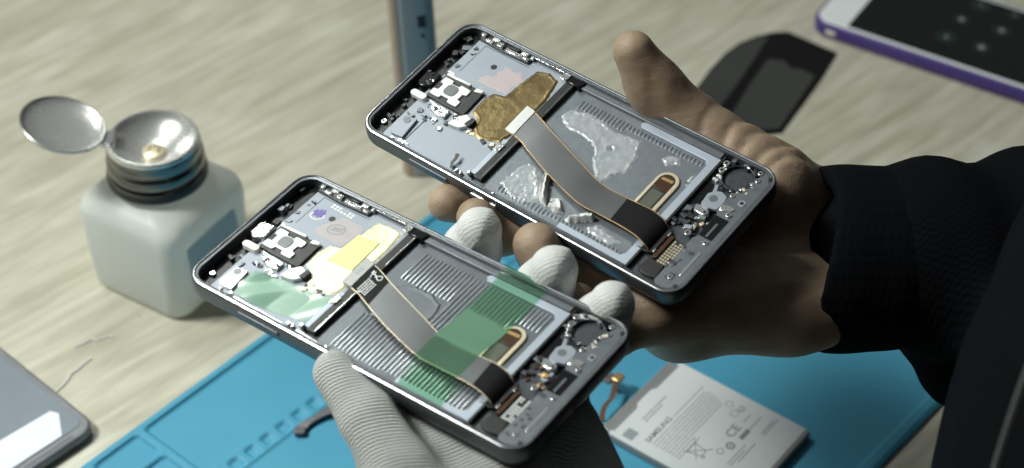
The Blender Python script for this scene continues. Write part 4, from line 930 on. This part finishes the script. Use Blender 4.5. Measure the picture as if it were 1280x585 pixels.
# ------------------------------------------------------------------ loose flex on the mat, glue strands on the wood
fc = thing('flex_cable', 'short curved dark grey flex cable lying on the blue mat beside the gloved thumb', 'cable', (-90, 603, 2.4))
pp_ = [(-6.5, -3.2, 1.5), (-4.6, 0.2, 2.2), (-.5, 3.4, 2.6), (4, 7.0, 2.9), (9, 9.2, 3.0), (14, 8.6, 2.8), (20, 5, 2.2), (25, 0, 1.2)]
cl = interp(pp_, 34); Lf = []; Rf = []
for i, q in enumerate(cl):
    d = cl[min(i + 1, 33)] - cl[max(i - 1, 0)]; n_ = np.array([-d[1], d[0], 0]); n_ /= np.linalg.norm(n_); w_ = 2.0 + .4 * math.sin(i * .5); Lf.append(q + n_ * w_); Rf.append(q - n_ * w_)
obj('flex_strip', MB().strip(Lf, Rf, 1.1), 'flexgrey', fc, bevel=.25)
obj('flex_head', MB().prism(rrect(-9.4, -6.6, -4.0, -1.6, 1.4, 4), .2, 2.9), 'flexgrey', fc, bevel=.7, seg=3)
for lab, pts, w_ in (('longer thin whitish strand of dried glue stuck on the wood', [(-214.4, 626.6), (-211, 632), (-209.6, 636), (-208.6, 639.5), (-206, 642), (-204.4, 645), (-200.8, 649.5)], .7),
                     ('shorter faint whitish strand of dried glue on the wood near the bottle', [(-210.5, 657), (-205, 660.5), (-202.7, 662.6), (-200, 661.8), (-196, 664), (-192.5, 664.4)], .6)):
    x0, y0 = pts[0]
    gt = obj('glue_strand', MB().tube([(q[0] - x0, q[1] - y0, .25) for q in interp(pts, 24)], [w_ * (.6 + .5 * abs(math.sin(i * 1.3))) for i in range(24)], 7), 'gluewhite', None)
    gt.location = (x0 * S, y0 * S, 0); tag(gt, lab, 'dried glue', 'dried glue strands on the wood')

# ------------------------------------------------------------------ camera, lamp, world
cd = bpy.data.cameras.new('camera'); cam_o = bpy.data.objects.new('camera', cd); C.objects.link(cam_o)
cam_o.location = (0, 0, .650); cam_o.rotation_euler = (R_(90 - 41.3), 0, 0)
cd.sensor_width = 36; cd.lens = 2400 / 1280 * 36; cd.clip_start = .01; cd.clip_end = 50
cd.dof.use_dof = True; cd.dof.focus_distance = .745; cd.dof.aperture_fstop = 8
bpy.context.scene.camera = cam_o

def area(name, loc, tgt, sx, sy, power, col):
    l = bpy.data.lights.new(name, 'AREA'); l.shape = 'RECTANGLE'; l.size = sx; l.size_y = sy; l.energy = power; l.color = col
    o = bpy.data.objects.new(name, l); C.objects.link(o); o.location = loc
    o.rotation_euler = (Vector(tgt) - Vector(loc)).to_track_quat('-Z', 'Y').to_euler(); return o
bl = area('bench_lamp', (-.40, 1.04, .84), (-.13, .53, .17), .17, .16, .30, (.96, 1, .93)); bl.data.spread = R_(42)
area('room_lamp', (-.95, .60, 1.20), (-.22, .70, 0), .32, .28, 22.5, (.965, 1, .925))

w = bpy.data.worlds.new('World'); bpy.context.scene.world = w; w.use_nodes = True
nt = w.node_tree; N, Lk = nt.nodes, nt.links; bg = N['Background']
tc = N.new('ShaderNodeTexCoord'); dt = N.new('ShaderNodeVectorMath'); dt.operation = 'DOT_PRODUCT'; dt.inputs[1].default_value = Vector((-.27, .48, .83)).normalized()
Lk.new(tc.outputs['Generated'], dt.inputs[0])
rp = N.new('ShaderNodeValToRGB'); mr = N.new('ShaderNodeMapRange'); mr.inputs[1].default_value = -1; Lk.new(dt.outputs['Value'], mr.inputs[0]); Lk.new(mr.outputs[0], rp.inputs[0])
e = rp.color_ramp.elements; e[0].position = .42; e[0].color = (.022, .024, .026, 1); e[1].position = 1; e[1].color = (.96, 1.0, 1.0, 1)
e2 = e.new(.64); e2.color = (.06, .065, .068, 1); e3 = e.new(.86); e3.color = (.55, .58, .59, 1)
Lk.new(rp.outputs[0], bg.inputs['Color']); bg.inputs['Strength'].default_value = .20

vs = bpy.context.scene.view_settings
vs.view_transform = 'Standard'; vs.look = 'None'; vs.exposure = 0; vs.gamma = 1
sc_ = bpy.context.scene
sc_.render.engine = 'CYCLES'; sc_.cycles.use_denoising = True; sc_.cycles.max_bounces = 8; sc_.cycles.transparent_max_bounces = 12
